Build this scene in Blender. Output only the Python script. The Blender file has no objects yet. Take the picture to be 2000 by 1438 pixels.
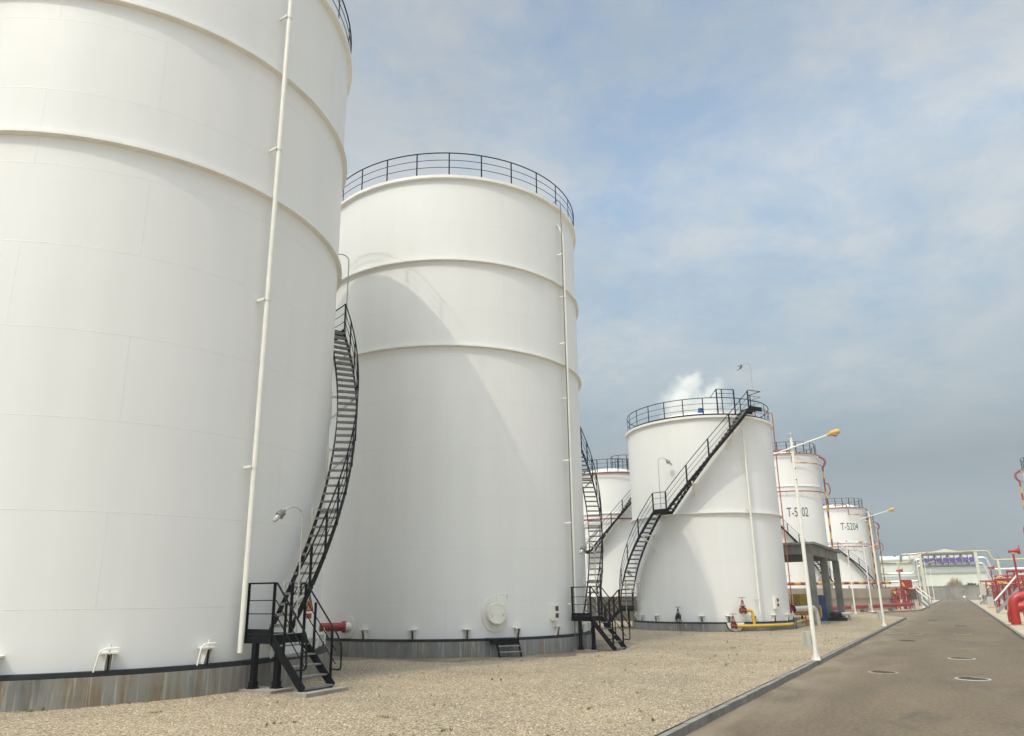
import bpy, math, random
from mathutils import Vector, Matrix
random.seed(7)
sc = bpy.context.scene
COL = sc.collection
R_ = math.radians
cos, sin, pi = math.cos, math.sin, math.pi

# ---------------------------------------------------------------- materials
def nmat(name):
    m = bpy.data.materials.new(name); m.use_nodes = True
    nt = m.node_tree; b = nt.nodes['Principled BSDF']
    return m, nt, b
def N(nt, t, **kw):
    n = nt.nodes.new(t)
    for k, v in kw.items(): setattr(n, k, v)
    return n
def ramp(nt, fac, stops, interp='LINEAR'):
    r = N(nt, 'ShaderNodeValToRGB'); r.color_ramp.interpolation = interp
    el = r.color_ramp.elements
    while len(el) < len(stops): el.new(.5)
    for e, (p, c) in zip(el, stops):
        e.position = p; e.color = (c[0], c[1], c[2], 1) if not isinstance(c, (int, float)) else (c, c, c, 1)
    nt.links.new(fac, r.inputs[0]); return r.outputs[0]
def noise(nt, vec, scale, detail=4, rough=.55, dist=0):
    n = N(nt, 'ShaderNodeTexNoise'); n.inputs['Scale'].default_value = scale
    n.inputs['Detail'].default_value = detail; n.inputs['Roughness'].default_value = rough
    n.inputs['Distortion'].default_value = dist
    if vec is not None: nt.links.new(vec, n.inputs['Vector'])
    return n.outputs['Fac']
def mapping(nt, vec, scale=(1, 1, 1), loc=(0, 0, 0), rot=(0, 0, 0)):
    m = N(nt, 'ShaderNodeMapping'); m.inputs['Scale'].default_value = scale
    m.inputs['Location'].default_value = loc; m.inputs['Rotation'].default_value = rot
    nt.links.new(vec, m.inputs['Vector']); return m.outputs[0]
def mix(nt, fac, a, b, mode='MIX'):
    m = N(nt, 'ShaderNodeMix', data_type='RGBA', blend_type=mode)
    for s, v in ((m.inputs['Factor'], fac), (m.inputs[6], a), (m.inputs[7], b)):
        if isinstance(v, (int, float)): s.default_value = v
        elif isinstance(v, tuple): s.default_value = (*v, 1)
        else: nt.links.new(v, s)
    return m.outputs[2]
def bump(nt, b, h, strength=.3, dist=.02):
    n = N(nt, 'ShaderNodeBump'); n.inputs['Strength'].default_value = strength
    n.inputs['Distance'].default_value = dist
    nt.links.new(h, n.inputs['Height']); nt.links.new(n.outputs[0], b.inputs['Normal'])
def plain(name, col, rough=.5, metal=0, var=.08, scale=6, bmp=0):
    m, nt, b = nmat(name)
    tc = N(nt, 'ShaderNodeTexCoord').outputs['Object']
    f = noise(nt, tc, scale, 5)
    lo = tuple(c*(1-var) for c in col); hi = tuple(min(1, c*(1+var)) for c in col)
    nt.links.new(ramp(nt, f, [(.3, lo), (.7, hi)]), b.inputs['Base Color'])
    b.inputs['Roughness'].default_value = rough; b.inputs['Metallic'].default_value = metal
    if bmp: bump(nt, b, noise(nt, tc, scale*8, 3), bmp, .01)
    return m
def tank_paint(name, col, row=1.85, width=6.1, strength=.27):
    """gloss enamel over rolled plates: welded seams as relief, faint dirt and plate waviness"""
    m, nt, b = nmat(name)
    tcn = N(nt, 'ShaderNodeTexCoord'); uv = tcn.outputs['UV']
    br = N(nt, 'ShaderNodeTexBrick'); nt.links.new(uv, br.inputs['Vector'])
    br.inputs['Scale'].default_value = 1; br.inputs['Brick Width'].default_value = width
    br.inputs['Row Height'].default_value = row; br.inputs['Mortar Size'].default_value = .012
    br.inputs['Mortar Smooth'].default_value = .6
    br.offset = .37
    # run-down dirt, stretched along the height
    st = noise(nt, mapping(nt, uv, (1.6, .09, 1)), 1.0, 6, .6)
    bl = noise(nt, mapping(nt, uv, (.25, .25, 1)), 1.0, 4)
    d1 = ramp(nt, st, [(.32, (.962, .962, .958)), (.7, (1, 1, 1))])
    d2 = ramp(nt, bl, [(.3, (.965, .967, .967)), (.65, (1, 1, 1))])
    c = mix(nt, 1.0, d1, d2, 'MULTIPLY')
    c = mix(nt, 1.0, c, col, 'MULTIPLY')
    fn = noise(nt, mapping(nt, uv, (9, 7, 1)), 1.0, 3)
    seam = ramp(nt, fn, [(.35, 0.0), (.6, 1.0)])
    sf = N(nt, 'ShaderNodeMath', operation='MULTIPLY'); nt.links.new(br.outputs['Fac'], sf.inputs[0]); nt.links.new(seam, sf.inputs[1])
    c = mix(nt, sf.outputs[0], c, tuple(x*.86 for x in col))
    nt.links.new(c, b.inputs['Base Color'])
    b.inputs['Roughness'].default_value = .42
    b.inputs['Specular IOR Level'].default_value = .35
    wav = noise(nt, mapping(nt, uv, (.35, .55, 1)), 1.0, 2)
    a = N(nt, 'ShaderNodeMath', operation='MULTIPLY'); a.inputs[1].default_value = 1.2; nt.links.new(br.outputs['Fac'], a.inputs[0])
    s = N(nt, 'ShaderNodeMath', operation='ADD'); nt.links.new(a.outputs[0], s.inputs[0])
    w2 = N(nt, 'ShaderNodeMath', operation='MULTIPLY'); w2.inputs[1].default_value = 2.2; nt.links.new(wav, w2.inputs[0]); nt.links.new(w2.outputs[0], s.inputs[1])
    bump(nt, b, s.outputs[0], strength, .012)
    return m
def concrete_streak(name, stain=.6, base=(.23, .222, .195)):
    m, nt, b = nmat(name)
    tcn = N(nt, 'ShaderNodeTexCoord'); uv = tcn.outputs['UV']
    big = noise(nt, mapping(nt, uv, (.55, .35, 1)), 1.0, 5, .6)
    c = ramp(nt, big, [(.3, tuple(x*.55 for x in base)), (.5, base), (.7, tuple(x*1.2 for x in base))])
    s1 = noise(nt, mapping(nt, uv, (3.2, .25, 1)), 1.0, 6, .65, .4)
    s2 = noise(nt, mapping(nt, uv, (11.0, .45, 1), (31, 4, 0)), 1.0, 6, .68, .5)
    s3 = noise(nt, mapping(nt, uv, (1.1, .3, 1), (7, 2, 0)), 1.0, 4, .6)
    f0 = ramp(nt, s1, [(.48, 0.0), (.60, stain)])
    br_ = ramp(nt, noise(nt, mapping(nt, uv, (1.3, 2.4, 1), (5, 9, 0)), 1.0, 5, .65), [(.34, .35), (.60, 1.0)])
    fm = N(nt, 'ShaderNodeMath', operation='MULTIPLY'); nt.links.new(f0, fm.inputs[0]); nt.links.new(br_, fm.inputs[1]); f1 = fm.outputs[0]
    c = mix(nt, f1, c, (.200, .130, .055))
    f2 = ramp(nt, s2, [(.54, 0.0), (.62, .7)])
    c = mix(nt, f2, c, (.40, .38, .33))
    f3 = ramp(nt, s3, [(.55, 0.0), (.68, .75)])
    c = mix(nt, f3, c, (.085, .088, .090))
    nt.links.new(c, b.inputs['Base Color']); b.inputs['Roughness'].default_value = .85
    bump(nt, b, noise(nt, mapping(nt, uv, (14, 14, 1)), 1.0, 5), .25, .01)
    return m
def concrete(name, base, var=.25, scale=.6, streak=.35):
    m, nt, b = nmat(name)
    tc = N(nt, 'ShaderNodeTexCoord').outputs['Object']
    big = noise(nt, tc, scale, 6, .6)
    c = ramp(nt, big, [(.3, tuple(x*(1-var) for x in base)), (.7, tuple(x*(1+var*.6) for x in base))])
    s = noise(nt, mapping(nt, tc, (2.6, 2.6, .22)), 1.0, 5, .6)
    f = ramp(nt, s, [(.54, 0.0), (.70, streak)])
    c = mix(nt, f, c, tuple(x*.42 for x in base))
    nt.links.new(c, b.inputs['Base Color']); b.inputs['Roughness'].default_value = .88
    bump(nt, b, noise(nt, tc, 18, 5), .2, .01)
    return m
def gravel_mat():
    m, nt, b = nmat('gravel')
    tc = N(nt, 'ShaderNodeTexCoord').outputs['Object']
    dist = N(nt, 'ShaderNodeTexNoise'); dist.inputs['Scale'].default_value = 9; nt.links.new(tc, dist.inputs['Vector'])
    vecs = mix(nt, .03, tc, dist.outputs['Color'], 'ADD')
    v = N(nt, 'ShaderNodeTexVoronoi'); v.inputs['Scale'].default_value = 34; v.inputs['Randomness'].default_value = 1
    nt.links.new(vecs, v.inputs['Vector'])
    sep = N(nt, 'ShaderNodeSeparateColor'); nt.links.new(v.outputs['Color'], sep.inputs[0])
    c = ramp(nt, sep.outputs[0], [(0, (.28, .21, .13)), (.2, (.47, .37, .235)), (.5, (.56, .455, .30)), (.78, (.63, .53, .375)), (.95, (.68, .61, .48)), (1, (.24, .215, .18))])
    big = noise(nt, tc, .22, 5, .6); med = noise(nt, tc, 1.6, 4, .6)
    t1 = ramp(nt, big, [(.34, (.80, .80, .79)), (.62, (1.03, 1.0, .96))])
    t2 = ramp(nt, med, [(.3, (.86, .87, .88)), (.62, (1, 1, 1))])
    c = mix(nt, 1.0, c, t1, 'MULTIPLY'); c = mix(nt, 1.0, c, t2, 'MULTIPLY')
    gap = ramp(nt, v.outputs['Distance'], [(.42, (1, 1, 1)), (.78, (.24, .22, .19))])
    c = mix(nt, .9, c, gap, 'MULTIPLY')
    nt.links.new(c, b.inputs['Base Color']); b.inputs['Roughness'].default_value = .9
    h = ramp(nt, v.outputs['Distance'], [(0, 1.0), (.75, 0.0)])
    bump(nt, b, h, .9, .028)
    return m
def asphalt_mat():
    m, nt, b = nmat('asphalt')
    tc = N(nt, 'ShaderNodeTexCoord').outputs['Object']
    h = R_(31.6)
    al = mapping(nt, tc, (1, 1, 1), (0, 0, 0), (0, 0, h))      # x across the road, y along it
    big = noise(nt, mapping(nt, al, (.35, .12, 1)), 1.0, 6, .62, .6)
    c = ramp(nt, big, [(.28, (.100, .074, .044)), (.5, (.133, .099, .058)), (.72, (.168, .124, .071))])
    fine = noise(nt, tc, 13, 8, .82)
    c2 = ramp(nt, fine, [(.34, (.36, .36, .37)), (.5, (.98, .98, .98)), (.66, (1.75, 1.72, 1.64))])
    c = mix(nt, .9, c, c2, 'MULTIPLY')
    sx = N(nt, 'ShaderNodeSeparateXYZ'); nt.links.new(al, sx.inputs[0])
    edge = N(nt, 'ShaderNodeMapRange'); edge.inputs['From Min'].default_value = -2.3; edge.inputs['From Max'].default_value = -3.6; nt.links.new(sx.outputs[0], edge.inputs['Value'])
    en = ramp(nt, noise(nt, mapping(nt, al, (1.2, .35, 1)), 1.0, 5), [(.35, 0.0), (.65, .75)])
    ed = N(nt, 'ShaderNodeMath', operation='MULTIPLY'); nt.links.new(edge.outputs[0], ed.inputs[0]); nt.links.new(en, ed.inputs[1])
    c = mix(nt, ed.outputs[0], c, (.27, .215, .15))        # sand washed off the yard along the kerb
    wet = noise(nt, mapping(nt, al, (.55, .30, 1), (3.1, 1.7, 0)), 1.0, 5, .6, 1.2)
    f = ramp(nt, wet, [(.55, 0.0), (.68, .6)])
    c = mix(nt, f, c, (.060, .050, .045))
    dust = noise(nt, mapping(nt, al, (.9, .2, 1), (9, 5, 0)), 1.0, 4)
    f2 = ramp(nt, dust, [(.55, 0.0), (.8, .35)])
    c = mix(nt, f2, c, (.26, .205, .15))
    nt.links.new(c, b.inputs['Base Color']); b.inputs['Roughness'].default_value = .82
    bump(nt, b, fine, .5, .008)
    return m

M = {}
M['tank'] = tank_paint('tank_paint', (.79, .785, .762))
M['tank_far'] = tank_paint('tank_paint_far', (.79, .785, .762), 1.9, 5.0, .2)
M['tank_grey'] = tank_paint('tank_shell_grey', (.40, .405, .39), 1.9, 5.0, .2)  # same finish as the far tanks in a darker, even grey
M['white'] = plain('white_enamel', (.78, .76, .69), .4, 0, .05, 3)
M['ring'] = plain('ring_enamel', (.78, .765, .72), .45, 0, .06, 2)
M['black'] = plain('black_enamel', (.008, .0085, .010), .55, 0, .3, 9)
M['blackrust'] = plain('black_paint_worn', (.018, .018, .019), .55, 0, .5, 14)
M['tread'] = plain('galvanised_tread', (.20, .20, .19), .5, .3, .25, 14)
M['grey'] = plain('grey_galvanised', (.33, .34, .34), .4, .6, .2, 8)
M['lampgrey'] = plain('lamp_metal', (.20, .195, .165), .5, .4, .35, 25)
M['polegrey'] = plain('pole_metal', (.42, .41, .37), .45, .2, .15, 15)
M['bitumen'] = plain('black_bitumen', (.008, .009, .010), .5, 0, .5, 3)
M['ringwall'] = concrete_streak('ringwall_concrete', .85)
M['ringwall_grey'] = concrete_streak('ringwall_concrete_grey', .65, (.215, .22, .215))
M['bund'] = concrete('bund_concrete', (.47, .40, .305), .18, .5, .35)
M['bund_dark'] = concrete('bund_concrete_old', (.25, .235, .205), .3, .4, .6)
M['bund_shaded'] = concrete('bund_concrete_shaded', (.115, .10, .08), .3, .5, .6)  # shadow of the neighbouring tanks put into the base colour
M['shed'] = concrete('canopy_concrete', (.22, .215, .19), .35, .7, .6)
M['kerb'] = concrete('kerb_concrete', (.23, .215, .19), .3, 3, .2)
M['pad'] = concrete('pad_concrete', (.30, .275, .23), .3, 2, .3)
M['gravel'] = gravel_mat()
M['asphalt'] = asphalt_mat()
M['soil'] = plain('bare_ground', (.44, .37, .27), .95, 0, .25, .4)
M['sand'] = plain('sandy_verge', (.42, .35, .25), .95, 0, .18, 2.5, .3)
M['red'] = plain('red_enamel', (.30, .022, .026), .38, 0, .2, 5)
M['redbright'] = plain('red_enamel_bright', (.40, .022, .018), .35, 0, .15, 2)
M['redfoam'] = plain('red_oxide_pipe', (.29, .062, .060), .45, 0, .2, 5)
M['redbrown'] = plain('rusty_red_valve', (.21, .045, .022), .6, 0, .4, 18)
M['yellow'] = plain('yellow_enamel', (.62, .38, .025), .42, 0, .12, 5)
M['yellowdull'] = plain('mustard_enamel', (.36, .25, .005), .5, 0, .12, 2)
M['orange'] = plain('orange_conduit', (.58, .135, .035), .5, 0, .12, 6)
M['lamporange'] = plain('amber_lamp_housing', (.62, .36, .10), .5, 0, .1, 6)
M['blue'] = plain('blue_enamel', (.012, .04, .15), .45, 0, .15, 3)
M['valveblue'] = plain('blue_valve', (.02, .07, .28), .45, 0, .15, 8)
M['silver'] = plain('aluminium_cladding', (.72, .72, .70), .32, .6, .06, 4)
M['cream'] = plain('cream_steel', (.58, .56, .45), .5, 0, .08, 2)
M['creamyellow'] = plain('pale_yellow_pipe', (.55, .48, .24), .5, 0, .1, 2)
M['truss'] = plain('grey_truss_steel', (.135, .14, .14), .6, 0, .15, 3)
M['purple'] = plain('purple_panel', (.10, .07, .30), .6, 0, .2, 1.5)
M['shedwhite'] = plain('warehouse_cladding', (.60, .62, .55), .6, 0, .06, .2)
M['shedroof'] = plain('warehouse_roofing', (.56, .57, .53), .6, 0, .06, .2)
M['shedband'] = plain('warehouse_band', (.34, .385, .365), .6, 0, .08, .3)
M['text'] = plain('black_lettering', (.03, .03, .03), .6)
M['signorange'] = plain('orange_sign', (.80, .27, .015), .5, 0, .04, 3)
M['louvre'] = plain('dark_gauge_window', (.075, .060, .055), .5)
M['brown'] = plain('brown_cabinet', (.085, .062, .042), .6)
M['leaf'] = plain('weed_leaf', (.20, .20, .055), .7, 0, .4, 3)
M['drygrass'] = plain('dry_grass', (.36, .26, .13), .8, 0, .3, 1)
M['bush'] = plain('bush_leaf', (.06, .085, .03), .75, 0, .4, 1)
M['boxgrey'] = plain('grey_cabinet', (.46, .46, .41), .5, 0, .06, 2)
M['lid'] = plain('manhole_iron', (.10, .085, .070), .65, .3, .3, 9, .3)
M['lidrim'] = plain('manhole_rim', (.40, .385, .34), .7, 0, .2, 12)
M['lidrimtan'] = plain('manhole_rim_tan', (.34, .27, .17), .7, 0, .2, 12)
for k_ in ('black', 'bitumen', 'blackrust'): M[k_].node_tree.nodes['Principled BSDF'].inputs['Specular IOR Level'].default_value = .12
m, nt, b = nmat('lamp_glass'); b.inputs['Base Color'].default_value = (.75, .76, .74, 1); b.inputs['Roughness'].default_value = .12
b.inputs['Transmission Weight'].default_value = .6; M['glass'] = m

# ---------------------------------------------------------------- mesh helper
class MB:
    def __init__(s): s.v = []; s.f = []; s.mi = []; s.sm = []; s.uv = []
    def face(s, idx, smooth=False, mi=0, uv=None):
        s.f.append(idx); s.mi.append(mi); s.sm.append(smooth); s.uv.append(uv)
    def box(s, c, size, ax=None, mi=0):
        c = Vector(c); hx, hy, hz = (d/2 for d in size)
        A = ax or (Vector((1, 0, 0)), Vector((0, 1, 0)), Vector((0, 0, 1)))
        n = len(s.v)
        for dz in (-1, 1):
            for dx, dy in ((-1, -1), (1, -1), (1, 1), (-1, 1)):
                s.v.append(c+A[0]*hx*dx+A[1]*hy*dy+A[2]*hz*dz)
        for q in ((3, 2, 1, 0), (4, 5, 6, 7), (0, 1, 5, 4), (1, 2, 6, 5), (2, 3, 7, 6), (3, 0, 4, 7)):
            s.face([n+i for i in q], False, mi)
    def bar(s, p, q, w, h, up=(0, 0, 1), mi=0):
        p, q = Vector(p), Vector(q); d = q-p; L = d.length
        if L < 1e-6: return
        d.normalize(); u = Vector(up)
        if abs(d.dot(u)) > .99: u = Vector((1, 0, 0)) if abs(d.x) < .9 else Vector((0, 1, 0))
        x = d.cross(u).normalized(); z = x.cross(d).normalized()
        s.box((p+q)/2, (w, L, h), (x, d, z), mi)
    def tube(s, pts, r, n=8, caps=True, closed=False, mi=0):
        pts = [Vector(p) for p in pts]; m = len(pts)
        rr = r if isinstance(r, (list, tuple)) else [r]*m
        T = []
        for i in range(m):
            a = pts[(i-1) % m] if (closed or i > 0) else pts[i]
            b = pts[(i+1) % m] if (closed or i < m-1) else pts[i]
            T.append((b-a).normalized())
        u = Vector((0, 0, 1)) if abs(T[0].z) < .9 else Vector((1, 0, 0))
        x = T[0].cross(u).normalized(); base = len(s.v); rings = []
        for i in range(m):
            t = T[i]; x = (x-t*x.dot(t)).normalized(); y = t.cross(x)
            # widen mitred joints a little so that the pipe keeps its width
            k = 1.0
            rings.append(len(s.v))
            for j in range(n):
                a = 2*pi*j/n; s.v.append(pts[i]+(x*cos(a)+y*sin(a))*rr[i]*k)
        for i in range(m if closed else m-1):
            A, B = rings[i], rings[(i+1) % m]
            for j in range(n):
                s.face([A+j, A+(j+1) % n, B+(j+1) % n, B+j], True, mi)
        if caps and not closed:
            for ring, rev in ((rings[0], True), (rings[-1], False)):
                k = len(s.v); s.v += [s.v[ring+j].copy() for j in range(n)]
                idx = list(range(k, k+n)); s.face(idx[::-1] if rev else idx, False, mi)
    def cyl(s, p, q, r, n=12, mi=0, r2=None): s.tube([p, q], [r, r if r2 is None else r2], n, True, False, mi)
    def revolve(s, prof, c, a0=0, a1=360, n=96, mi=0, smooth=True, uvr=None):
        full = abs(a1-a0) >= 359.9
        for k in range(len(prof)-1):
            (r0, z0), (r1, z1) = prof[k], prof[k+1]
            base = len(s.v); cnt = n if full else n+1
            for i in range(cnt):
                a = R_(a0+(a1-a0)*i/n); ca, sa = cos(a), sin(a)
                s.v.append(Vector((c[0]+r0*ca, c[1]+r0*sa, z0))); s.v.append(Vector((c[0]+r1*ca, c[1]+r1*sa, z1)))
            for i in range(n):
                j = (i+1) % cnt
                U = uvr or max(r0, r1); ua = R_(a0+(a1-a0)*i/n)*U; ub = R_(a0+(a1-a0)*(i+1)/n)*U
                dz = (z0, z1) if abs(z1-z0) > 1e-4 else (r0, r1)
                s.face([base+2*i, base+2*j, base+2*j+1, base+2*i+1], smooth, mi, [(ua, dz[0]), (ub, dz[0]), (ub, dz[1]), (ua, dz[1])])
    def sweep(s, c, r0, r1, a0, z0, a1, z1, lo, hi, n=12, mi=0):
        """rectangular section between radii r0..r1, heights z+lo..z+hi, swept a0->a1 while z goes z0->z1"""
        base = len(s.v)
        for i in range(n+1):
            t = i/n; a = R_(a0+(a1-a0)*t); z = z0+(z1-z0)*t
            for r, dz in ((r0, lo), (r1, lo), (r1, hi), (r0, hi)):
                s.v.append(Vector((c[0]+r*cos(a), c[1]+r*sin(a), z+dz)))
        for i in range(n):
            A = base+4*i; B = A+4
            for j in range(4):
                s.face([A+j, A+(j+1) % 4, B+(j+1) % 4, B+j], False, mi)
        s.face([base, base+3, base+2, base+1], False, mi); e = base+4*n
        s.face([e, e+1, e+2, e+3], False, mi)
    def prism(s, poly, z0, z1, mi=0):
        n = len(s.v); k = len(poly)
        for z in (z0, z1):
            for p in poly: s.v.append(Vector((p[0], p[1], z)))
        s.face(list(range(n, n+k))[::-1], False, mi); s.face(list(range(n+k, n+2*k)), False, mi)
        for i in range(k):
            j = (i+1) % k; s.face([n+i, n+j, n+k+j, n+k+i], False, mi)
    def plate(s, o, ex, ey, ez, poly, th, mi=0):
        """flat polygon in the plane (ex, ey) at o, with thickness th along ez"""
        o, ex, ey, ez = Vector(o), Vector(ex), Vector(ey), Vector(ez); n = len(s.v); k = len(poly)
        for t in (0, th):
            for p in poly: s.v.append(o+ex*p[0]+ey*p[1]+ez*t)
        s.face(list(range(n, n+k))[::-1], False, mi); s.face(list(range(n+k, n+2*k)), False, mi)
        for i in range(k):
            j = (i+1) % k; s.face([n+i, n+j, n+k+j, n+k+i], False, mi)
    def dome(s, c, r, h, n=16, m=6, mi=0, axis=(0, 0, 1)):
        ax = Vector(axis).normalized(); u = Vector((1, 0, 0)) if abs(ax.x) < .8 else Vector((0, 1, 0))
        x = ax.cross(u).normalized(); y = ax.cross(x); c = Vector(c); base = len(s.v)
        for k in range(m+1):
            t = pi/2*k/m
            for j in range(n):
                a = 2*pi*j/n; s.v.append(c+(x*cos(a)+y*sin(a))*r*cos(t)+ax*h*sin(t))
        for k in range(m):
            for j in range(n):
                A = base+k*n; s.face([A+j, A+(j+1) % n, A+n+(j+1) % n, A+n+j], True, mi)
        s.face([base+j for j in range(n)][::-1], False, mi)
    def build(s, name, mats, parent=None, off=None):
        if not isinstance(mats, (list, tuple)): mats = [mats]
        o3 = Vector(off) if off is not None else (Vector(root_loc(parent)) if parent else Vector((0, 0, 0)))
        me = bpy.data.meshes.new(name)
        me.from_pydata([v-o3 for v in s.v], [], s.f)
        for mm in mats: me.materials.append(mm)
        for p, mi, sm in zip(me.polygons, s.mi, s.sm): p.material_index = mi; p.use_smooth = sm
        if any(u for u in s.uv):
            ul = me.uv_layers.new(name='UVMap')
            for p, u in zip(me.polygons, s.uv):
                if u:
                    for li, co in zip(p.loop_indices, u): ul.data[li].uv = co
        me.update()
        ob = bpy.data.objects.new(name, me); COL.objects.link(ob)
        if parent: ob.parent = parent
        else: ob.location = o3
        return ob
def root_loc(o):
    while o.parent: o = o.parent
    return o.location
def tag(o, label=None, cat=None, group=None, kind=None):
    if label: o['label'] = label
    if cat: o['category'] = cat
    if group: o['group'] = group
    if kind: o['kind'] = kind
    return o
def thing(name, loc, label, cat, group=None):
    o = bpy.data.objects.new(name, None); COL.objects.link(o); o.location = loc; o.empty_display_size = .3
    return tag(o, label, cat, group)
def struct(name, mb, mats): return tag(mb.build(name, mats), kind='structure')
def copy_tree(o, parent=None):
    c = o.copy(); COL.objects.link(c); c.parent = parent
    for ch in list(o.children): copy_tree(ch, c)
    return c
def pol(c, r, a, z): return Vector((c[0]+r*cos(R_(a)), c[1]+r*sin(R_(a)), z))
def arcpts(c, r, a0, a1, z0, z1, n): return [pol(c, r, a0+(a1-a0)*i/n, z0+(z1-z0)*i/n) for i in range(n+1)]
def rhat(a): return Vector((cos(R_(a)), sin(R_(a)), 0))
def that(a): return Vector((-sin(R_(a)), cos(R_(a)), 0))
HD = R_(31.6)
DU = Vector((sin(HD), cos(HD), 0)); DV = Vector((cos(HD), -sin(HD), 0)); UP = Vector((0, 0, 1))
def P(u, v, z=0.0): return DU*u+DV*v+UP*z
def elbow(pts, rad, n=5):
    """round the corners of a polyline"""
    pts = [Vector(p) for p in pts]; out = [pts[0]]
    for i in range(1, len(pts)-1):
        a, b, c = pts[i-1], pts[i], pts[i+1]
        d1 = (a-b); d2 = (c-b); r = min(rad, d1.length*.49, d2.length*.49)
        p = b+d1.normalized()*r; q = b+d2.normalized()*r
        for k in range(n+1):
            t = k/n; out.append(p*(1-t)**2+b*2*t*(1-t)+q*t*t)
    out.append(pts[-1]); return out
GZ = .125          # level of the gravel yard; the road surface is 0

# ---------------------------------------------------------------- tanks
def railing(root, c, r, z, h, n, a_off=0, a0=0, a1=360, pw=.055, pt=.016, toe=False, name='railing', tall=None):
    mb = MB(); full = abs(a1-a0) > 359; k = max(12, int(abs(a1-a0)/4))
    for hz, rr in ((h, .024), (h*.68, .013), (h*.36, .013)):
        mb.tube(arcpts(c, r, a0, a1, z+hz, z+hz, k)[:-1 if full else None], rr, 6, True, full)
    if toe: mb.sweep(c, r-.008, r+.008, a0, z, a1, z, .0, .12, k)
    if tall:
        ta, tb, th = tall
        for hz in (th, (th+h)/2):
            mb.tube(arcpts(c, r, ta, tb, z+hz, z+hz, 12), .022 if hz == th else .013, 6)
        mb.tube([pol(c, r, ta-5, z+h), pol(c, r, ta, z+th)], .022, 6)
        for a in (ta, tb): mb.box(pol(c, r, a, z+th/2), (.02, .08, th), (rhat(a), that(a), UP))
    ob = mb.build(name, M['black'], root)
    cnt = n if full else n+1
    for i in range(cnt):
        a = a0+a_off+(a1-a0)*i/n
        hh = h
        if tall and tall[0]-1 <= ((a-tall[0]) % 360)+tall[0] <= tall[1]+1: hh = tall[2]
        p = MB(); p.box(pol(c, r, a, z+hh/2), (pt, pw, hh), (rhat(a), that(a), UP)); p.build('post', M['black'], ob)
    return ob

def stair_flights(root, c, R, ri, ro, flights, landings, side_posts=1.05, merged=False, brk=True, rail_h=1.02, stp=None):
    """helical stair fixed to the shell: flights (a0,z0,a1,z1), landings (a0,a1,z)"""
    mb = MB()
    for (a0, z0, a1, z1) in flights:
        n = max(8, int(abs(a1-a0)/2))
        for r in (ri, ro): mb.sweep(c, r-.012, r+.012, a0, z0, a1, z1, -.17, .07, n)
    st = mb.build('staircase', M['black'], root)
    tm = MB()
    for (a0, z0, a1, z1) in flights:
        n = int(round(abs(z1-z0)/.235)); d = 1 if a1 > a0 else -1
        for i in range(n):
            t = (i+.5)/n; a = a0+(a1-a0)*t; z = z0+(z1-z0)*t
            tr = tm if merged else MB()
            tr.box(pol(c, (ri+ro)/2, a, z), (ro-ri-.03, .25, .028), (rhat(a), that(a), UP))
            tr.box(pol(c, (ri+ro)/2, a, z-.02)+that(a)*(-d)*.118, (ro-ri-.03, .012, .055), (rhat(a), that(a), UP))
            if not merged: tr.build('tread', M['tread'], st)
    if merged: tag(tm.build('treads', M['tread'], st), kind='stuff')
    for (a0, a1, z) in landings:
        l = MB(); k = max(4, int(abs(a1-a0)/3))
        l.sweep(c, ri, ro, a0, z, a1, z, -.03, 0, k)
        l.sweep(c, ro-.01, ro+.014, a0, z, a1, z, -.15, .1, k); l.sweep(c, ri-.014, ri+.01, a0, z, a1, z, -.15, .02, k)
        l.build('landing', M['black'], st)
    segs = [(min(f[0], f[2]), f) for f in flights]
    h = MB(); pr = ro+.02
    for (a0, z0, a1, z1) in flights:
        n = max(6, int(abs(a1-a0)/2.5))
        for hz, rr in ((rail_h, .021), (rail_h*.68, .011), (rail_h*.38, .011)):
            h.tube(arcpts(c, pr, a0, a1, z0+hz, z1+hz, n), rr, 6)
    for (a0, a1, z) in landings:
        for hz, rr in ((rail_h, .021), (rail_h*.68, .011), (rail_h*.38, .011)):
            h.tube(arcpts(c, pr, a0, a1, z+hz, z+hz, max(3, int(abs(a1-a0)/3))), rr, 6)
    h.build('handrail', M['black'], st)
    def post(a, z, lo=-.12):
        p = MB(); p.box(pol(c, pr, a, z+(rail_h+lo)/2), (.022, .085, rail_h-lo), (rhat(a), that(a), UP)); p.build('post', M['black'], st)
    for (a0, z0, a1, z1) in flights:
        L = math.hypot(R_(abs(a1-a0))*pr, z1-z0); n = max(1, int(round(L/side_posts)))
        for i in range(n+1):
            t = i/n; post(a0+(a1-a0)*t, z0+(z1-z0)*t)
    for (a0, a1, z) in landings:
        n = max(1, int(round(R_(abs(a1-a0))*pr/1.0)))
        for i in range(1, n): post(a0+(a1-a0)*i/n, z)
    if brk:
        for (a0, z0, a1, z1) in flights:
            n = max(2, int(abs(z1-z0)/1.9))
            for i in range(n):
                t = (i+.6)/n; a = a0+(a1-a0)*t; z = z0+(z1-z0)*t-.2
                b = MB(); b.bar(pol(c, R-.02, a, z), pol(c, ro+.02, a, z), .06, .07)
                b.bar(pol(c, R-.02, a, z-.75), pol(c, ro-.05, a, z-.04), .05, .05)
                b.box(pol(c, R+.02, a, z-.37), (.05, .2, 1.0), (rhat(a), that(a), UP))
                b.build('bracket', M['white'], st)
    return st

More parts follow.
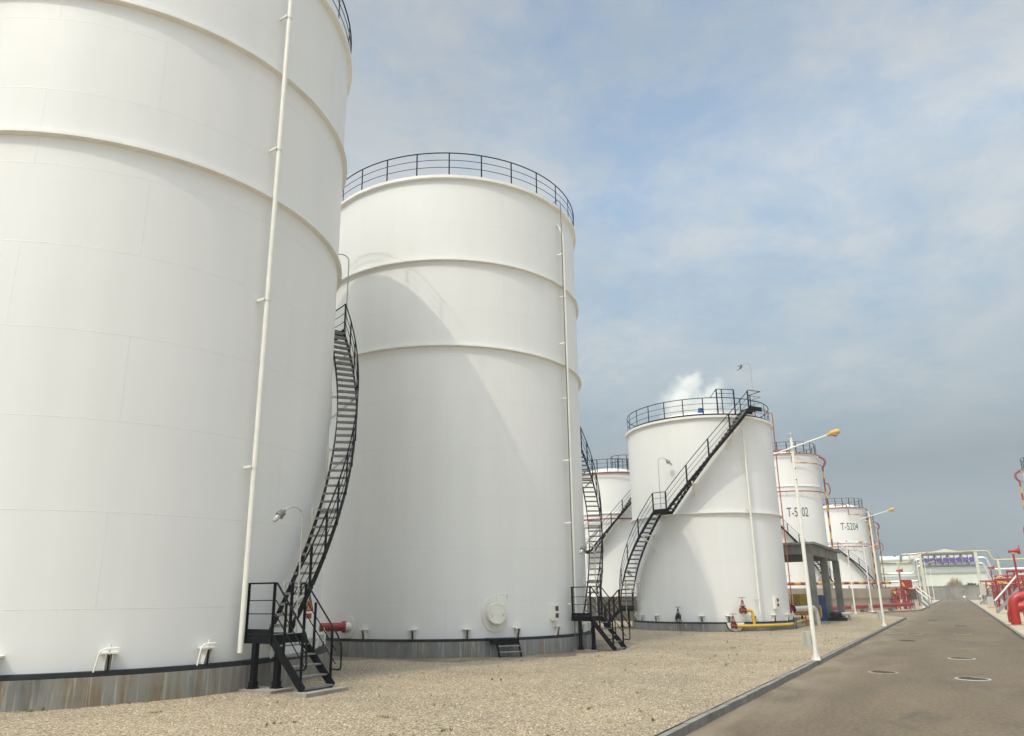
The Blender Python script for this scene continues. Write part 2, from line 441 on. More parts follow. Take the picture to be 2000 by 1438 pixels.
def anchor(root, c, R, a, z, hook=False, black=True, s=1.0):
    b = MB(); ax = (rhat(a), that(a), UP)
    b.box(pol(c, R+.10, a, z+.34*s), (.22, .30*s, .03), ax)
    for d in (-1, 1):
        b.plate(pol(c, R-.01, a, z)+that(a)*(.055*d*s-.008), rhat(a), UP, that(a), [(0, 0), (.09, 0), (.21, .325*s), (0, .325*s)], .016)
    b.cyl(pol(c, R+.13, a, z+.3*s), pol(c, R+.13, a, z+.50*s), .022, 6)
    b.cyl(pol(c, R+.13, a, z-.01), pol(c, R+.13, a, z+.32*s), .016, 6, 1)
    if hook:
        pts = [pol(c, R+.16, a, z+.42)+that(a)*.14, pol(c, R+.16, a, z+.42)-that(a)*.16, pol(c, R+.16, a, z-.02)-that(a)*.24]
        b.tube(elbow(pts, .12), .018, 6)
    b.build('anchor_bracket', [M['white'], M['black']], root)

def drain(root, c, R, a, z0, z1, off, r, clamps, cable=False):
    b = MB(); q = [pol(c, R+.02, a, z1+.5), pol(c, R+off, a, z1), pol(c, R+off, a, z0)]
    b.tube(elbow(q, .25), r, 14)
    ob = b.build('drain_pipe', M['white'], root)
    for z in clamps:
        k = MB(); k.box(pol(c, R+off/2, a, z)-that(a)*(r+.03), (off, .04, .06), (rhat(a), that(a), UP))
        k.box(pol(c, R+off, a, z)-that(a)*(r*.6+.01), (.03, r+.06, .04), (rhat(a), that(a), UP))
        k.revolve([(r+.012, z-.03), (r+.012, z+.03)], pol(c, R+off, a, z), n=16)
        k.build('clamp', M['white'], ob)
    if cable:
        k = MB(); cp = [pol(c, R+off, a, z0-.5), pol(c, R+off, a, z0+.2), pol(c, R+off, a, z1+1.1), pol(c, R+off, a, z1+1.6)-that(a)*.02, pol(c, R-.1, a, z1+1.65), pol(c, R-.3, a, z1+1.2)]
        cp = [p-that(a)*(r+.03) for p in cp]
        k.tube(elbow(cp, .2), .022, 6); k.build('conduit', M['lampgrey'], ob)
    return ob

def tank(name_label, c, R, zb, zt, rings, w=.137, paint='tank', wall='ringwall', ww=.32, roof_h=.9, seg=160, anchors=20, a_anchor=0, hook=False, foot=True, group='white storage tanks', gz=GZ, girder=.055):
    t = thing('storage_tank', (c[0], c[1], gz), name_label, 'storage tank', group)
    b = MB(); b.revolve([(R, zb), (R, zt)], c, n=seg); b.build('shell', M[paint], t)
    b = MB(); b.revolve([(R+.0, zt-.002), (R*.5, zt+roof_h*.72), (.01, zt+roof_h)], c, n=96); b.build('roof', M['white'], t)
    # top kerb angle
    b = MB(); b.revolve([(R-.02, zt-.16), (R+w, zt-.11), (R+w, zt+.02), (R-.03, zt+.02)], c, n=seg); b.build('top_ring', M['ring'], t)
    for z in rings:
        b = MB(); b.revolve([(R-.02, z-.02), (R+w, z), (R+w, z+girder), (R-.02, z+girder+.015)], c, n=seg); b.build('stiffener_ring', M['ring'], t)
    if foot:
        b = MB(); b.revolve([(R-.2, zb-.001), (R+.16, zb-.002), (R+ww-.03, zb-.075), (R+ww-.03, zb-.15)], c, n=seg)
        b.build('base_plate', M['bitumen'], t)
        b = MB(); b.revolve([(R+ww, gz-.2), (R+ww, zb-.085), (R+.1, zb-.08)], c, n=seg); b.build('foundation', M[wall], t)
    for i in range(anchors):
        anchor(t, c, R, a_anchor+i*360/anchors, zb-.02, hook)
    return t

C1 = (-10.757, 19.198); R1 = 5.82
C2 = (-2.376, 31.888); R2 = 5.923; GZ2 = -.012
C3 = (12.18, 43.507); R3 = 4.286
T1 = tank('largest white tank nearest the camera, cropped by the left and top frame edges', C1, R1, .722, 19.24, [11.76, 15.44], hook=True, a_anchor=-56.6)
T2 = tank('tall white tank with a broad curved shadow and a round bolted manhole on its side', C2, R2, .594, 18.713, [11.348, 14.94], a_anchor=-115.6, wall='ringwall_grey', gz=GZ2)
T3 = tank('white tank with a black stair climbing its front and a yellow pipe at its foot', C3, R3, .582, 11.79, [6.305], a_anchor=-166.5, wall='ringwall_grey', girder=.055, roof_h=1.1)
railing(T1, C1, R1+.06, 19.26, 1.05, 30, 4)
railing(T2, C2, R2+.06, 18.735, 1.05, 28, 3)
railing(T3, C3, R3-.02, 11.81, 1.05, 24, 5, toe=True, tall=(-89, -75, 1.55))
drain(T1, C1, R1, -32.2, .90, 18.9, .26, .062, [4.9, 8.97, 13.1, 17.15])
drain(T2, C2, R2, -34.2, .85, 17.4, .26, .062, [1.7, 4.8, 7.3, 9.9, 12.3, 14.4, 16.4], cable=True)
drain(T3, C3, R3, -72.6, .95, 10.95, .24, .055, [1.75, 6.55])
RI, RO = .20, .76
def big_stairs(t, c, R, a, ztop, zl, k):
    z0 = 1.32; al = a+(zl-z0)/k
    a2 = al+9; a3 = a2+(ztop-zl)/k
    stair_flights(t, c, R, R+RI, R+RO, [(a, z0, al, zl), (a2, zl, a3, ztop)], [(al, a2, zl)])
    return al
AL1 = big_stairs(T1, C1, R1, -24.2, 19.2, 10.85, .160)
AL2 = big_stairs(T2, C2, R2, -26.0, 18.65, 10.7, .163)
stair_flights(T3, C3, R3, R3+.24, R3+.95, [(-189, 1.3, -136.3, 6.5), (-127.5, 6.5, -72.5, 12.0)], [(-136.3, -127.5, 6.5), (-72.5, -62.5, 12.05)], side_posts=1.75)
# end rail of the top landing of the third tank, and the gap up to the roof
st3 = [o for o in T3.children if o.name.startswith('staircase')][0]
b = MB()
for hz, rr in ((1.02, .021), (.7, .011), (.39, .011)): b.tube([pol(C3, R3+.97, -62.5, 12.05+hz), pol(C3, R3+.1, -62.5, 12.05+hz)], rr, 6)
b.box(pol(C3, R3+.2, -62.5, 12.5), (.06, .016, 1.1), (rhat(-62.5), that(-62.5), UP))
b.build('end_rail', M['black'], st3)
# breather valve on the roof of the third tank
b = MB(); cc = pol(C3, 2.55, -99, 12.15); b.cyl(cc, cc+UP*.28, .07, 10, 1); b.cyl(cc+UP*.28-rhat(-10)*.17, cc+UP*.28+rhat(-10)*.17, .12, 12); b.cyl(cc+UP*.2, cc+UP*.5, .15, 12)
b.dome(cc+UP*.5, .15, .07, 12); b.build('breather_valve', [M['valveblue'], M['white']], T3)

# manhole of the second tank
def manhole(t, c, R, a, z):
    o = pol(c, R, a, z); ax = rhat(a); tt = that(a)
    b = MB(); n = 40
    b.plate(o-ax*.05, tt, UP, ax, [(.49*cos(2*pi*i/n), .62*sin(2*pi*i/n)-.02) for i in range(n)], .085)
    b.cyl(o, o+ax*.22, .27, 28); b.cyl(o+ax*.20, o+ax*.245, .365, 36); b.cyl(o+ax*.25, o+ax*.285, .365, 36)
    for d in (-1, 1):
        b.tube([o+ax*.28+tt*.2*d-UP*.09, o+ax*.34+tt*.2*d-UP*.09, o+ax*.34+tt*.2*d+UP*.09, o+ax*.28+tt*.2*d+UP*.09], .012, 6)
    b.tube(elbow([o+ax*.22+UP*.44, o+ax*.22+UP*.66, o+ax*.22+UP*.66+tt*.42, o+ax*.04+UP*.5+tt*.46], .1), .014, 6)
    mh = b.build('manhole', M['white'], t)
    for i in range(20):
        an = 2*pi*i/20; q = o+tt*.33*cos(an)+UP*.33*sin(an); k = MB()
        k.cyl(q+ax*.17, q+ax*.325, .024, 6); k.build('bolt', M['white'], mh)
manhole(T2, C2, R2, -69.8, 1.43)
def gauge(t, c, R, a, z, w=.34, h=.56):
    ax = (rhat(a), that(a), UP); b = MB(); b.box(pol(c, R+.06, a, z), (.16, w, h), ax); b.box(pol(c, R+.07, a, z-h/2-.02), (.12, w*.8, .04), ax)
    g = b.build('gauge_box', M['white'], t)
    for dz, s in ((.13, .18), (-.12, .16)):
        k = MB(); k.box(pol(c, R+.14, a, z+dz)+that(a)*w*.2, (.012, w*.5, s), ax); k.build('gauge_window', M['louvre'], g)
gauge(T2, C2, R2, -44.7, 1.42); gauge(T3, C3, R3, -54.6, 1.54, .32, .62)

# ---------------------------------------------------------------- access platforms beside the tanks
def platform(c, R, phi, zf, label, GZ=.125, t0=-.28, t1=.64, f0=-.26, f1=.62, run=.95, legs=True, sign=False):
    def Q(r, t, z): p = rhat(phi)*(R+r)+that(phi)*t; return Vector((c[0]+p.x, c[1]+p.y, z))
    ax = (rhat(phi), that(phi), UP)
    loc = Q(.6, 0, GZ); th = thing('access_platform', loc, label, 'access platform', 'black platforms at the tank stairs')
    r0, r1 = .20, 1.0
    b = MB(); b.box(Q((r0+r1)/2, (t0+t1)/2, zf-.015), (r1-r0, t1-t0, .03), ax)
    for r in (r0, r1): b.box(Q(r, (t0+t1)/2, zf-.10), (.03, t1-t0+.03, .17), ax)
    for t in (t0, t1): b.box(Q((r0+r1)/2, t, zf-.10), (r1-r0, .03, .17), ax)
    b.box(Q((r0+r1)/2, t0-.005, zf+.06), (r1-r0, .012, .10), ax)
    b.build('deck', M['black'], th)
    e = MB(); e.box(Q(r1+.02, (f0+f1)/2, zf+.004), (.07, f1-f0, .012), ax); e.build('nosing', M['grey'], th)
    for lr, t in ((r0+.32, t0+.05), (r1-.06, t0+.30)):
        k = MB(); k.box(Q(lr, t, (GZ+zf-.18)/2), (.11, .11, zf-.18-GZ), ax); k.box(Q(lr, t, GZ+.065), (.19, .19, .03), ax); k.box(Q(lr, t, GZ+.13), (.14, .14, .14), ax)
        k.build('leg', M['black'], th)
    k = MB(); k.box(Q((r0+r1)/2+.1, t0+.18, GZ+.02), (1.05, .62, .07), ax); k.box(Q(r1+run+.06, (f0+f1)/2, GZ+.02), (.42, 1.25, .08), ax); k.build('footing', M['pad'], th)
    zl = GZ+.06; ns = 5
    for t in (f0, f1):
        s = MB(); s.bar(Q(r1, t, zf-.09), Q(r1+run, t, zl+.02), .03, .17); s.build('stringer', M['black'], th)
    for i in range(ns):
        f = (i+1)/(ns+.35); s = MB(); s.box(Q(r1+run*f, (f0+f1)/2, zf-.02-(zf-zl)*f), (.20, f1-f0-.04, .03), ax); s.build('tread', M['tread'], th)
    H = 1.06
    def post(r, t, z, lo=-.1, thick=.07):
        s = MB(); s.box(Q(r, t, z+(H+lo)/2), (thick*.35, thick, H-lo), ax); s.box(Q(r, t, z+(H+lo)/2)+rhat(phi)*0, (thick, thick*.3, H-lo), ax); s.build('post', M['black'], th)
    post(r1+.02, t0, zf); post(r0+.05, t0, zf); post(r1+.02, f1+.03, zf)
    h = MB()
    for hz, rr in ((H, .021), (H*.66, .012), (H*.40, .012)):
        h.tube([Q(r0, t0, zf+hz), Q(r1+.06, t0, zf+hz)], rr, 6)
        top = [Q(r1+.06, f0, zf+hz), Q(r1+run+.02, f0, zl+hz*.98+.05)]
        if hz == H: top = elbow(top+[Q(r1+run+.06, f0, zl+.42), Q(r1+run-.22, f0, zl+.40)], .09)
        h.tube(top, rr, 6)
        top = [Q(r1+.04, f1+.03, zf+hz), Q(r1+run+.05, f1, zl+hz*.98+.05)]
        if hz == H: top = elbow([Q(r1-.12, f1+.03, zf+hz-.26), Q(r1-.15, f1+.03, zf+hz)]+top+[Q(r1+run+.20, f1, zl+.85), Q(r1+run+.20, f1, zl+.35), Q(r1+run-.02, f1, zl+.36)], .08)
        h.tube(top, rr, 6)
    h.build('handrail', M['black'], th)
    for f in (.38, .92):
        for t in (f0, f1): post(r1+run*f, t, zf-(zf-zl)*f, 0, .06)
    return Q, th
Q1, PL1 = platform(C1, R1, -28.5, 1.27, 'black steel platform and steps on two legs at the foot of the nearest tank')
Q2, PL2 = platform(C2, R2, -33.5, 1.26, 'black steel platform and steps at the foot of the tank with the round manhole', GZ2)
Q3, PL3 = platform(C3, R3, -192, 1.27, 'black steel platform and steps half hidden left of the yellow-piped tank')
# small two-tread step under the manhole
a = -68.5; ax = (rhat(a), that(a), UP)
ST0 = Vector((0, 0, -.105)); st = thing('boarding_step', pol(C2, R2+.6, a, GZ2), 'small black step with two grey treads against the foundation below the manhole', 'step')
b = MB(); b.box(pol(C2, R2+.30, a, .58), (.62, 1.05, .04), ax); b.box(pol(C2, R2+.6, a, .485), (.02, 1.05, .16), ax)
b.build('top_plate', M['black'], st)
for d in (-.28, .52):
    b = MB(); b.bar(pol(C2, R2+.52, a, .555)+that(a)*d, pol(C2, R2+.86, a, GZ2)+that(a)*d, .03, .12); b.build('stringer', M['black'], st)
for f in (.38, .74):
    b = MB(); b.box(pol(C2, R2+.54+.34*f, a, .555-.52*f)+that(a)*.12, (.13, .78, .03), ax); b.build('tread', M['grey'], st)

# ---------------------------------------------------------------- gooseneck lamps
def gooseneck(base, h, ang, label, reach=.55, r=.017, s=1.0):
    th = thing('gooseneck_lamp', base, label, 'lamp', 'gooseneck lamps at the tank stairs')
    d = rhat(ang); B = Vector(base); rad = reach/2
    pts = [B, B+UP*(h-rad)]
    for k in range(1, 9):
        t = pi*k/10; pts.append(B+UP*(h-rad)+UP*rad*sin(t)+d*rad*(1-cos(t)))
    e = pts[-1]; dr = (pts[-1]-pts[-2]).normalized()
    b = MB(); b.tube(pts, r, 8); b.box(B+UP*.3, (.06, .06, .05)); b.build('pole', M['polegrey'], th)
    b = MB(); b.tube([e, e+dr*.06*s, e+dr*.07*s, e+dr*.17*s, e+dr*.18*s, e+dr*.21*s], [.03*s, .035*s, .085*s, .095*s, .105*s, .105*s], 12); b.build('lamp_head', M['lampgrey'], th)
    b = MB(); q = e+dr*.21*s; b.tube([q, q+dr*.14*s, q+dr*.19*s], [.062*s, .06*s, .03*s], 12); b.build('globe', M['glass'], th)
    return th
gooseneck(Q1(.84, .60, 1.0), 3.05, -28.5-110, 'weathered gooseneck lamp standing at the steps of the nearest tank', .48, .018, .95)
gooseneck(pol(C1, R1+.80, AL1-.5, 10.6), 3.1, 200, 'gooseneck lamp on the high landing of the nearest tank', .5, .02, 1.1)
gooseneck(Q2(.84, .60, 1.0), 3.0, -33.5-110, 'gooseneck lamp standing at the steps of the tank with the round manhole', .5, .02, 1.15)
gooseneck(pol(C3, R3+.80, -132, 6.5), 3.0, 0, 'gooseneck lamp on the middle landing of the yellow-piped tank', .5, .018, 1.15)
gooseneck(pol(C3, R3+.80, -66.5, 12.05), 2.75, 175, 'gooseneck lamp highest up, on the top landing of the yellow-piped tank', .5, .018, 1.15)
gooseneck(Q3(.6, .7, 1.0), 2.5, -60, 'gooseneck lamp at the half hidden platform left of the yellow-piped tank', .3, .03, 1.15)

# warning sign at the first platform
o = Q1(1.06, .74, 1.86); ex = Vector((.45, .89, 0)).normalized(); ez = Vector((.89, -.45, 0)).normalized()
sg = thing('warning_sign', o-UP*.35, 'orange triangular warning sign tied to the steps of the nearest tank', 'sign')
b = MB(); b.plate(o, ex, UP, ez, [(-.11, -.12), (.11, -.12), (0, .20)], .01); b.build('triangle', M['signorange'], sg)
b = MB()
for (p, q) in (((-.11, -.12), (.11, -.12)), ((.11, -.12), (0, .20)), ((0, .20), (-.11, -.12))):
    b.bar(o+ez*.012+ex*p[0]+UP*p[1], o+ez*.012+ex*q[0]+UP*q[1], .022, .012, ez)
for (p, q) in (((.02, .08), (-.02, .0)), ((-.02, .0), (.03, .0)), ((.03, .0), (-.01, -.08))):
    b.bar(o+ez*.013+ex*p[0]+UP*p[1], o+ez*.013+ex*q[0]+UP*q[1], .022, .008, ez)
b.build('symbol', M['text'], sg)
b = MB(); b.plate(o-UP*.24, ex, UP, ez, [(-.08, -.05), (.08, -.05), (.08, .06), (-.08, .06)], .01); b.build('tag_plate', M['red'], sg)

# red pipe between the two nearest tanks
a = -123.4; o = pol(C2, R2, a, 1.0)
dr = (Vector((C1[0]+4.2, C1[1]+3.0, 0))-Vector((o.x, o.y, 0))).normalized(); dr = (dr*.6+rhat(a)*.4).normalized(); dr = Vector((-.93, -.25, 0)).normalized()
rp = thing('red_pipe', (o.x, o.y, GZ2), 'dark red flanged pipe joining the tank with the manhole to the one in front', 'pipe')
b = MB(); b.cyl(o+dr*.08, o+dr*2.6, .15, 24); b.build('barrel', M['red'], rp)
b = MB(); b.cyl(o+dr*.10, o+dr*.15, .205, 28); b.cyl(o+dr*.16, o+dr*.21, .205, 28)
for i in range(12):
    an = 2*pi*i/12; xx = dr.cross(UP).normalized(); q = o+xx*.178*cos(an)+UP*.178*sin(an); b.cyl(q+dr*.08, q+dr*.23, .017, 6)
b.build('flange', M['red'], rp)
b = MB(); b.cyl(o-dr*.2, o+dr*.14, .165, 24); n = 32
b.plate(o-rhat(a)*.05, that(a), UP, rhat(a), [(.33*cos(2*pi*i/n), .40*sin(2*pi*i/n)) for i in range(n)], .075); b.build('nozzle', M['white'], rp)

# ---------------------------------------------------------------- valves and pipes at the third tank
def gate_valve(mb, p, d, s=1.0, mi=0, mi_w=0):
    """gate valve on a pipe of direction d at p: body, flanges, yoke and hand wheel"""
    p = Vector(p); d = Vector(d).normalized()
    mb.cyl(p-d*.16*s, p+d*.16*s, .13*s, 14, mi)
    for k in (-1, 1): mb.cyl(p+d*.13*s*k, p+d*.18*s*k, .20*s, 16, mi)
    mb.cyl(p, p+UP*.25*s, .10*s, 12, mi); mb.cyl(p+UP*.25*s, p+UP*.31*s, .17*s, 14, mi)
    x = d.cross(UP).normalized()
    for k in (-1, 1): mb.bar(p+UP*.31*s+d*.10*s*k, p+UP*.66*s+d*.03*s*k, .035*s, .045*s, x, mi)
    mb.cyl(p+UP*.3*s, p+UP*.84*s, .02*s, 8, mi)
    n = 18; mb.tube([p+UP*.80*s+d*.21*s*cos(2*pi*i/n)+x*.21*s*sin(2*pi*i/n) for i in range(n)], .018*s, 6, True, True, mi_w)
    for i in range(4):
        an = pi/4+i*pi/2; mb.bar(p+UP*.80*s, p+UP*.80*s+d*.21*s*cos(an)+x*.21*s*sin(an), .02*s, .014*s, UP, mi_w)
yp = thing('yellow_pipe', (12.6, 38.4, GZ), 'yellow drain pipe with two rusty red hand-wheel valves along the tank foot', 'pipe')
A0 = pol(C3, R3+.42, -92, .40); A1 = pol(C3, R3+.42, -85.0, 1.16)
line = [A0, Vector((13.4, 38.75, .40)), Vector((15.3, 39.9, .40)), Vector((17.2, 43.2, .46)), Vector((20.6, 48.9, .50))]
b = MB(); b.tube(elbow(line, .3), .075, 12)
xx = A1+Vector((.42, .07, 0)); b.tube(elbow([A1, xx, Vector((xx.x+.05, xx.y-.05, .40))], .14), .075, 12)
b.cyl(A1-rhat(-85)*.05, A1-rhat(-85)*.6, .07, 12); b.build('pipe_run', M['yellow'], yp)
b = MB(); b.cyl(A0-rhat(-92)*.02, A0-rhat(-92)*.45, .08, 12); b.box((16.0, 41.1, .22), (.12, .3, .25)); b.build('support', M['blackrust'], yp)
b = MB(); gate_valve(b, A1-Vector((.08, .0, 0)), (1, .1, 0), .82); b.build('valve', M['redbrown'], yp)
b = MB(); gate_valve(b, A0-Vector((.06, .0, 0)), (1, .1, 0), .75); b.build('valve', M['redbrown'], yp)
# drain sump notch
a = -91.2; b = MB(); n = 16
b.plate(pol(C3, R3+.30, a, .565), that(a), UP, rhat(a), [(.45*cos(pi+pi*i/n), .44*sin(pi+pi*i/n)) for i in range(n+1)], .05)
b.plate(pol(C3, R3+.285, a, .58), that(a), UP, rhat(a), [(.50*cos(pi+pi*i/n), .49*sin(pi+pi*i/n)) for i in range(n+1)], .05, 1)
b.build('drain_sump', [M['white'], M['bitumen']], T3)
# black sample tap
a = -128.3; o = pol(C3, R3+.25, a, .86); tp = thing('sample_tap', pol(C3, R3+.3, a, GZ), 'small black hand-wheel tap with a hose low on the yellow-piped tank', 'tap')
b = MB(); gate_valve(b, o, that(a), .62); b.cyl(pol(C3, R3-.05, a, .86), o, .05, 10); b.build('tap_body', M['blackrust'], tp)
b = MB(); b.tube(elbow([o-that(a)*.1, o-that(a)*.22-UP*.12, o-that(a)*.1-UP*.28, o+that(a)*.18-UP*.14, o+that(a)*.24-UP*.3, o+that(a)*.26+rhat(a)*.12-UP*.7], .08), .016, 6); b.build('hose', M['lampgrey'], tp)
# orange conduit over the right edge
oc = thing('orange_conduit', (17.2, 43.2, GZ), 'thin orange conduit rising beside the right edge of the yellow-piped tank', 'conduit')
b = MB(); b.tube(elbow([pol(C3, R3-.3, -52, 12.0), pol(C3, R3-.3, -52, 12.55), Vector((16.35, 41.9, 12.55)), Vector((16.58, 42.6, 9.0)), Vector((16.72, 42.9, 1.35))], .15), .03, 8)
b.tube(elbow([Vector((16.72, 42.9, 1.0)), Vector((16.75, 42.9, .86)), Vector((18.0, 44.4, .86)), Vector((18.05, 44.45, .12))], .1), .035, 8); b.build('conduit_run', M['orange'], oc)
for z in (3.0, 6.4, 9.4):
    b = MB(); b.bar(Vector((16.62+(.1 if z < 5 else 0)-.05*(z-6)/3, 42.7, z)), pol(C3, R3-.02, -10, z), .03, .03); b.build('stay', M['polegrey'], oc)
# silver clad pipe
sp = thing('silver_pipe', (18.9, 44.9, GZ), 'shiny aluminium clad pipe bending down to the gravel behind the lamp post', 'pipe')
b = MB(); b.tube(elbow([Vector((16.75, 43.1, 1.12)), Vector((18.82, 44.85, 1.15)), Vector((18.95, 44.95, .0))], .42, 8), .165, 20); b.build('cladding', M['silver'], sp)
b = MB(); q = Vector((16.55, 42.95, 1.12)); d = Vector((2.07, 1.75, 0)).normalized()
b.cyl(q+d*.2, q+d*.26, .25, 20, 1); gate_valve(b, q-d*.05, d, 1.0); b.cyl(q-d*.7, q-d*.2, .13, 14, 0); b.build('valve', [M['red'], M['black']], sp)
b = MB(); b.cyl(q-d*1.3, q-d*.55, .14, 14); b.build('nozzle', M['white'], sp)
b = MB(); b.box(Vector((17.35, 44.6, .95)), (.05, .05, 1.9)); b.box(Vector((16.45, 43.4, 1.5)), (.08, .5, .9)); b.build('frame', M['black'], sp)

# ---------------------------------------------------------------- red foam rings, risers and lettering of the far tanks
def striped(mb, pts, r, step, n=8, m0=0, m1=1):
    """pipe painted in alternating bands"""
    pts = [Vector(p) for p in pts]; acc = 0; k = 0; cur = [pts[0]]
    for i in range(len(pts)-1):
        a, b = pts[i], pts[i+1]; L = (b-a).length; pos = 0
        while L-pos > step-acc:
            pos += step-acc; q = a+(b-a)*(pos/L); cur.append(q)
            mb.tube(cur, r, n, True, False, (m0, m1)[k % 2]); cur = [q]; acc = 0; k += 1
        acc += L-pos; cur.append(b)
    if len(cur) > 1: mb.tube(cur, r, n, True, False, (m0, m1)[k % 2])
def foam(t, c, R, zt, zr, ar, a0, a1):
    """spray ring pipes under the rim and at the stiffener, with a banded riser at angle ar"""
    for z in (zt-.02, zr-.55):
        b = MB(); b.tube(arcpts(c, R+.30, a0, a1, z, z, 40), .06, 8); ob = b.build('spray_ring', M['redfoam'], t)
        for i in range(7):
            a = a0+(a1-a0)*(i+.5)/7; k = MB(); k.bar(pol(c, R-.02, a, z-.05), pol(c, R+.30, a, z-.05), .04, .04); k.bar(pol(c, R-.02, a, z-.6), pol(c, R+.30, a, z-.06), .035, .035); k.build('stay', M['white'], ob)
    b = MB(); rr = R+.42
    striped(b, [pol(c, rr, ar, .9), pol(c, rr, ar, zr-.4)], .10, .75)
    striped(b, [pol(c, rr, ar, zr+.4), pol(c, rr, ar, zt-1.1)], .10, .75)
    b.tube(elbow([pol(c, rr, ar, zr-.5), pol(c, rr, ar, zr+.5)], .1), .09, 8, True, False, 0)
    b.tube(elbow([pol(c, rr, ar, zr+.5), pol(c, rr+.25, ar, zr+.6), pol(c, rr+.48, ar, zr+.2), pol(c, rr+.48, ar, zr-.4), pol(c, rr+.25, ar, zr-.75)], .2), .065, 8, True, False, 0)
    b.tube(elbow([pol(c, rr, ar, zt-1.2), pol(c, rr+.3, ar, zt-.8), pol(c, rr+.3, ar, zt-.3), pol(c, R+.2, ar, zt+.05)], .25), .12, 8, True, False, 0)
    b.tube(elbow([pol(c, R+.34, ar-75, zt+.0), pol(c, R+.34, ar-75, zt+.35), pol(c, R+.34, ar-100, zt+.38)], .1), .08, 8, True, False, 0)
    striped(b, [pol(c, R+.30, ar-72, zt-.3)]+arcpts(c, R+.30, ar-72, ar-8, zt-1.05, zt-1.05, 14), .055, .8)
    b.build('foam_riser', [M['redfoam'], M['yellow']], t)
def lettering(t, txt, c, R, a, z, h, kx=.555):
    cu = bpy.data.curves.new('lettering', 'FONT'); cu.body = txt; cu.align_x = 'CENTER'; cu.size = h/.72; cu.resolution_u = 3
    tmp = bpy.data.objects.new('lettering_curve', cu); COL.objects.link(tmp)
    dg = bpy.context.evaluated_depsgraph_get(); me = bpy.data.meshes.new_from_object(tmp.evaluated_get(dg))
    bpy.data.objects.remove(tmp)
    loc = t.location
    for v in me.vertices:
        an = a+math.degrees(v.co.x*kx/R); p = pol(c, R+.015, an, z+v.co.y); v.co = p-Vector(loc)
    me.materials.clear(); me.materials.append(M['text'])
    ob = bpy.data.objects.new('lettering', me); COL.objects.link(ob); ob.parent = t
far = dict(paint='tank_far', seg=96, anchors=0, foot=False, gz=0.0, w=.10, girder=.06)
C4 = (31.65, 80.0); R4 = 3.78
T4 = tank('tall white tank lettered T-5302 above the concrete canopy', C4, R4, .3, 16.75, [13.15], roof_h=.7, **far)
railing(T4, C4, R4-.05, 16.78, 1.25, 24, 4, pw=.09, pt=.03)
foam(T4, C4, R4, 16.7, 13.15, -24, -190, -28)
lettering(T4, 'T-5302', C4, R4, -94.2, 9.92, 1.0)
stair_flights(T4, C4, R4, R4+.15, R4+.9, [(-38, 1.2, -125, 9.3)], [(-125, -135, 9.3)], side_posts=1.5, merged=True)
C5 = (49.8, 107.0); R5 = 3.62
T5 = tank('lower white tank lettered T-5204 behind the red striped pipe', C5, R5, .3, 14.0, [8.95], roof_h=.9, **far)
railing(T5, C5, R5-.05, 14.03, 1.3, 24, 4, pw=.09, pt=.03)
foam(T5, C5, R5, 13.95, 8.95, -20, -200, -26)
lettering(T5, 'T-5204', C5, R5, -91, 10.75, 1.05, .60)
stair_flights(T5, C5, R5, R5+.15, R5+.9, [(-25, 1.2, -120, 8.0)], [(-120, -138, 8.0)], side_posts=1.6, merged=True)
C6 = (61.75, 127.8); R6 = 3.7
T6 = tank('greyish tank squeezed in behind the one lettered T-5204', C6, R6, .3, 14.0, [10.2], roof_h=.7, **{**far, 'paint': 'tank_grey'})
railing(T6, C6, R6-.05, 14.03, 1.3, 24, 4, pw=.09, pt=.03)
foam(T6, C6, R6, 13.9, 9.8, -16, -120, -20)
CB = (9.75, 64.5); RB = 3.5
TB = tank('white tank with two red ring pipes glimpsed between the two black stairs', CB, RB, .3, 12.35, [8.75], roof_h=.8, **far)
railing(TB, CB, RB-.05, 12.38, 1.1, 24, 4, pw=.07, pt=.03)
for z in (12.25, 8.3):
    b = MB(); b.tube(arcpts(CB, RB+.28, -180, 0, z, z, 48), .06, 8); b.build('spray_ring', M['redfoam'], TB)
stair_flights(TB, CB, RB, RB+.15, RB+.85, [(-125, 5.6, -60, 10.9)], [(-137, -125, 5.6)], side_posts=1.5, merged=True)
b = MB(); rc_ = (CB[0]+1.1, CB[1]-.9)
for hz in (.5, 1.05): b.tube([pol(rc_, 1.05, i*22.5, 13.05+hz) for i in range(16)], .022, 6, True, True)
for i in range(9): b.box(pol(rc_, 1.05, i*40, 13.5), (.045, .045, 1.2))
b.build('roof_rail', M['black'], TB)
C8 = (62.3, 79.0); R8 = 3.5
T8 = tank('white tank with red piping barely showing at the right frame edge', C8, R8, .3, 15.4, [8.6], roof_h=.7, **far)
railing(T8, C8, R8-.05, 15.43, 1.2, 24, 4, pw=.09, pt=.03)
foam(T8, C8, R8, 15.3, 8.6, 152, 80, 240)

# ---------------------------------------------------------------- ground, road, kerbs
g = MB(); g.prism([(-380, -200), (460, -200), (460, 520), (-380, 520)], -.5, -.06); struct('ground', g, M['soil'])
VL, VR = -3.67, 2.06
def flat(poly, z0, z1):
    m_ = MB(); m_.prism([(q.x, q.y) for q in poly], z0, z1); return m_
UC = 67.2
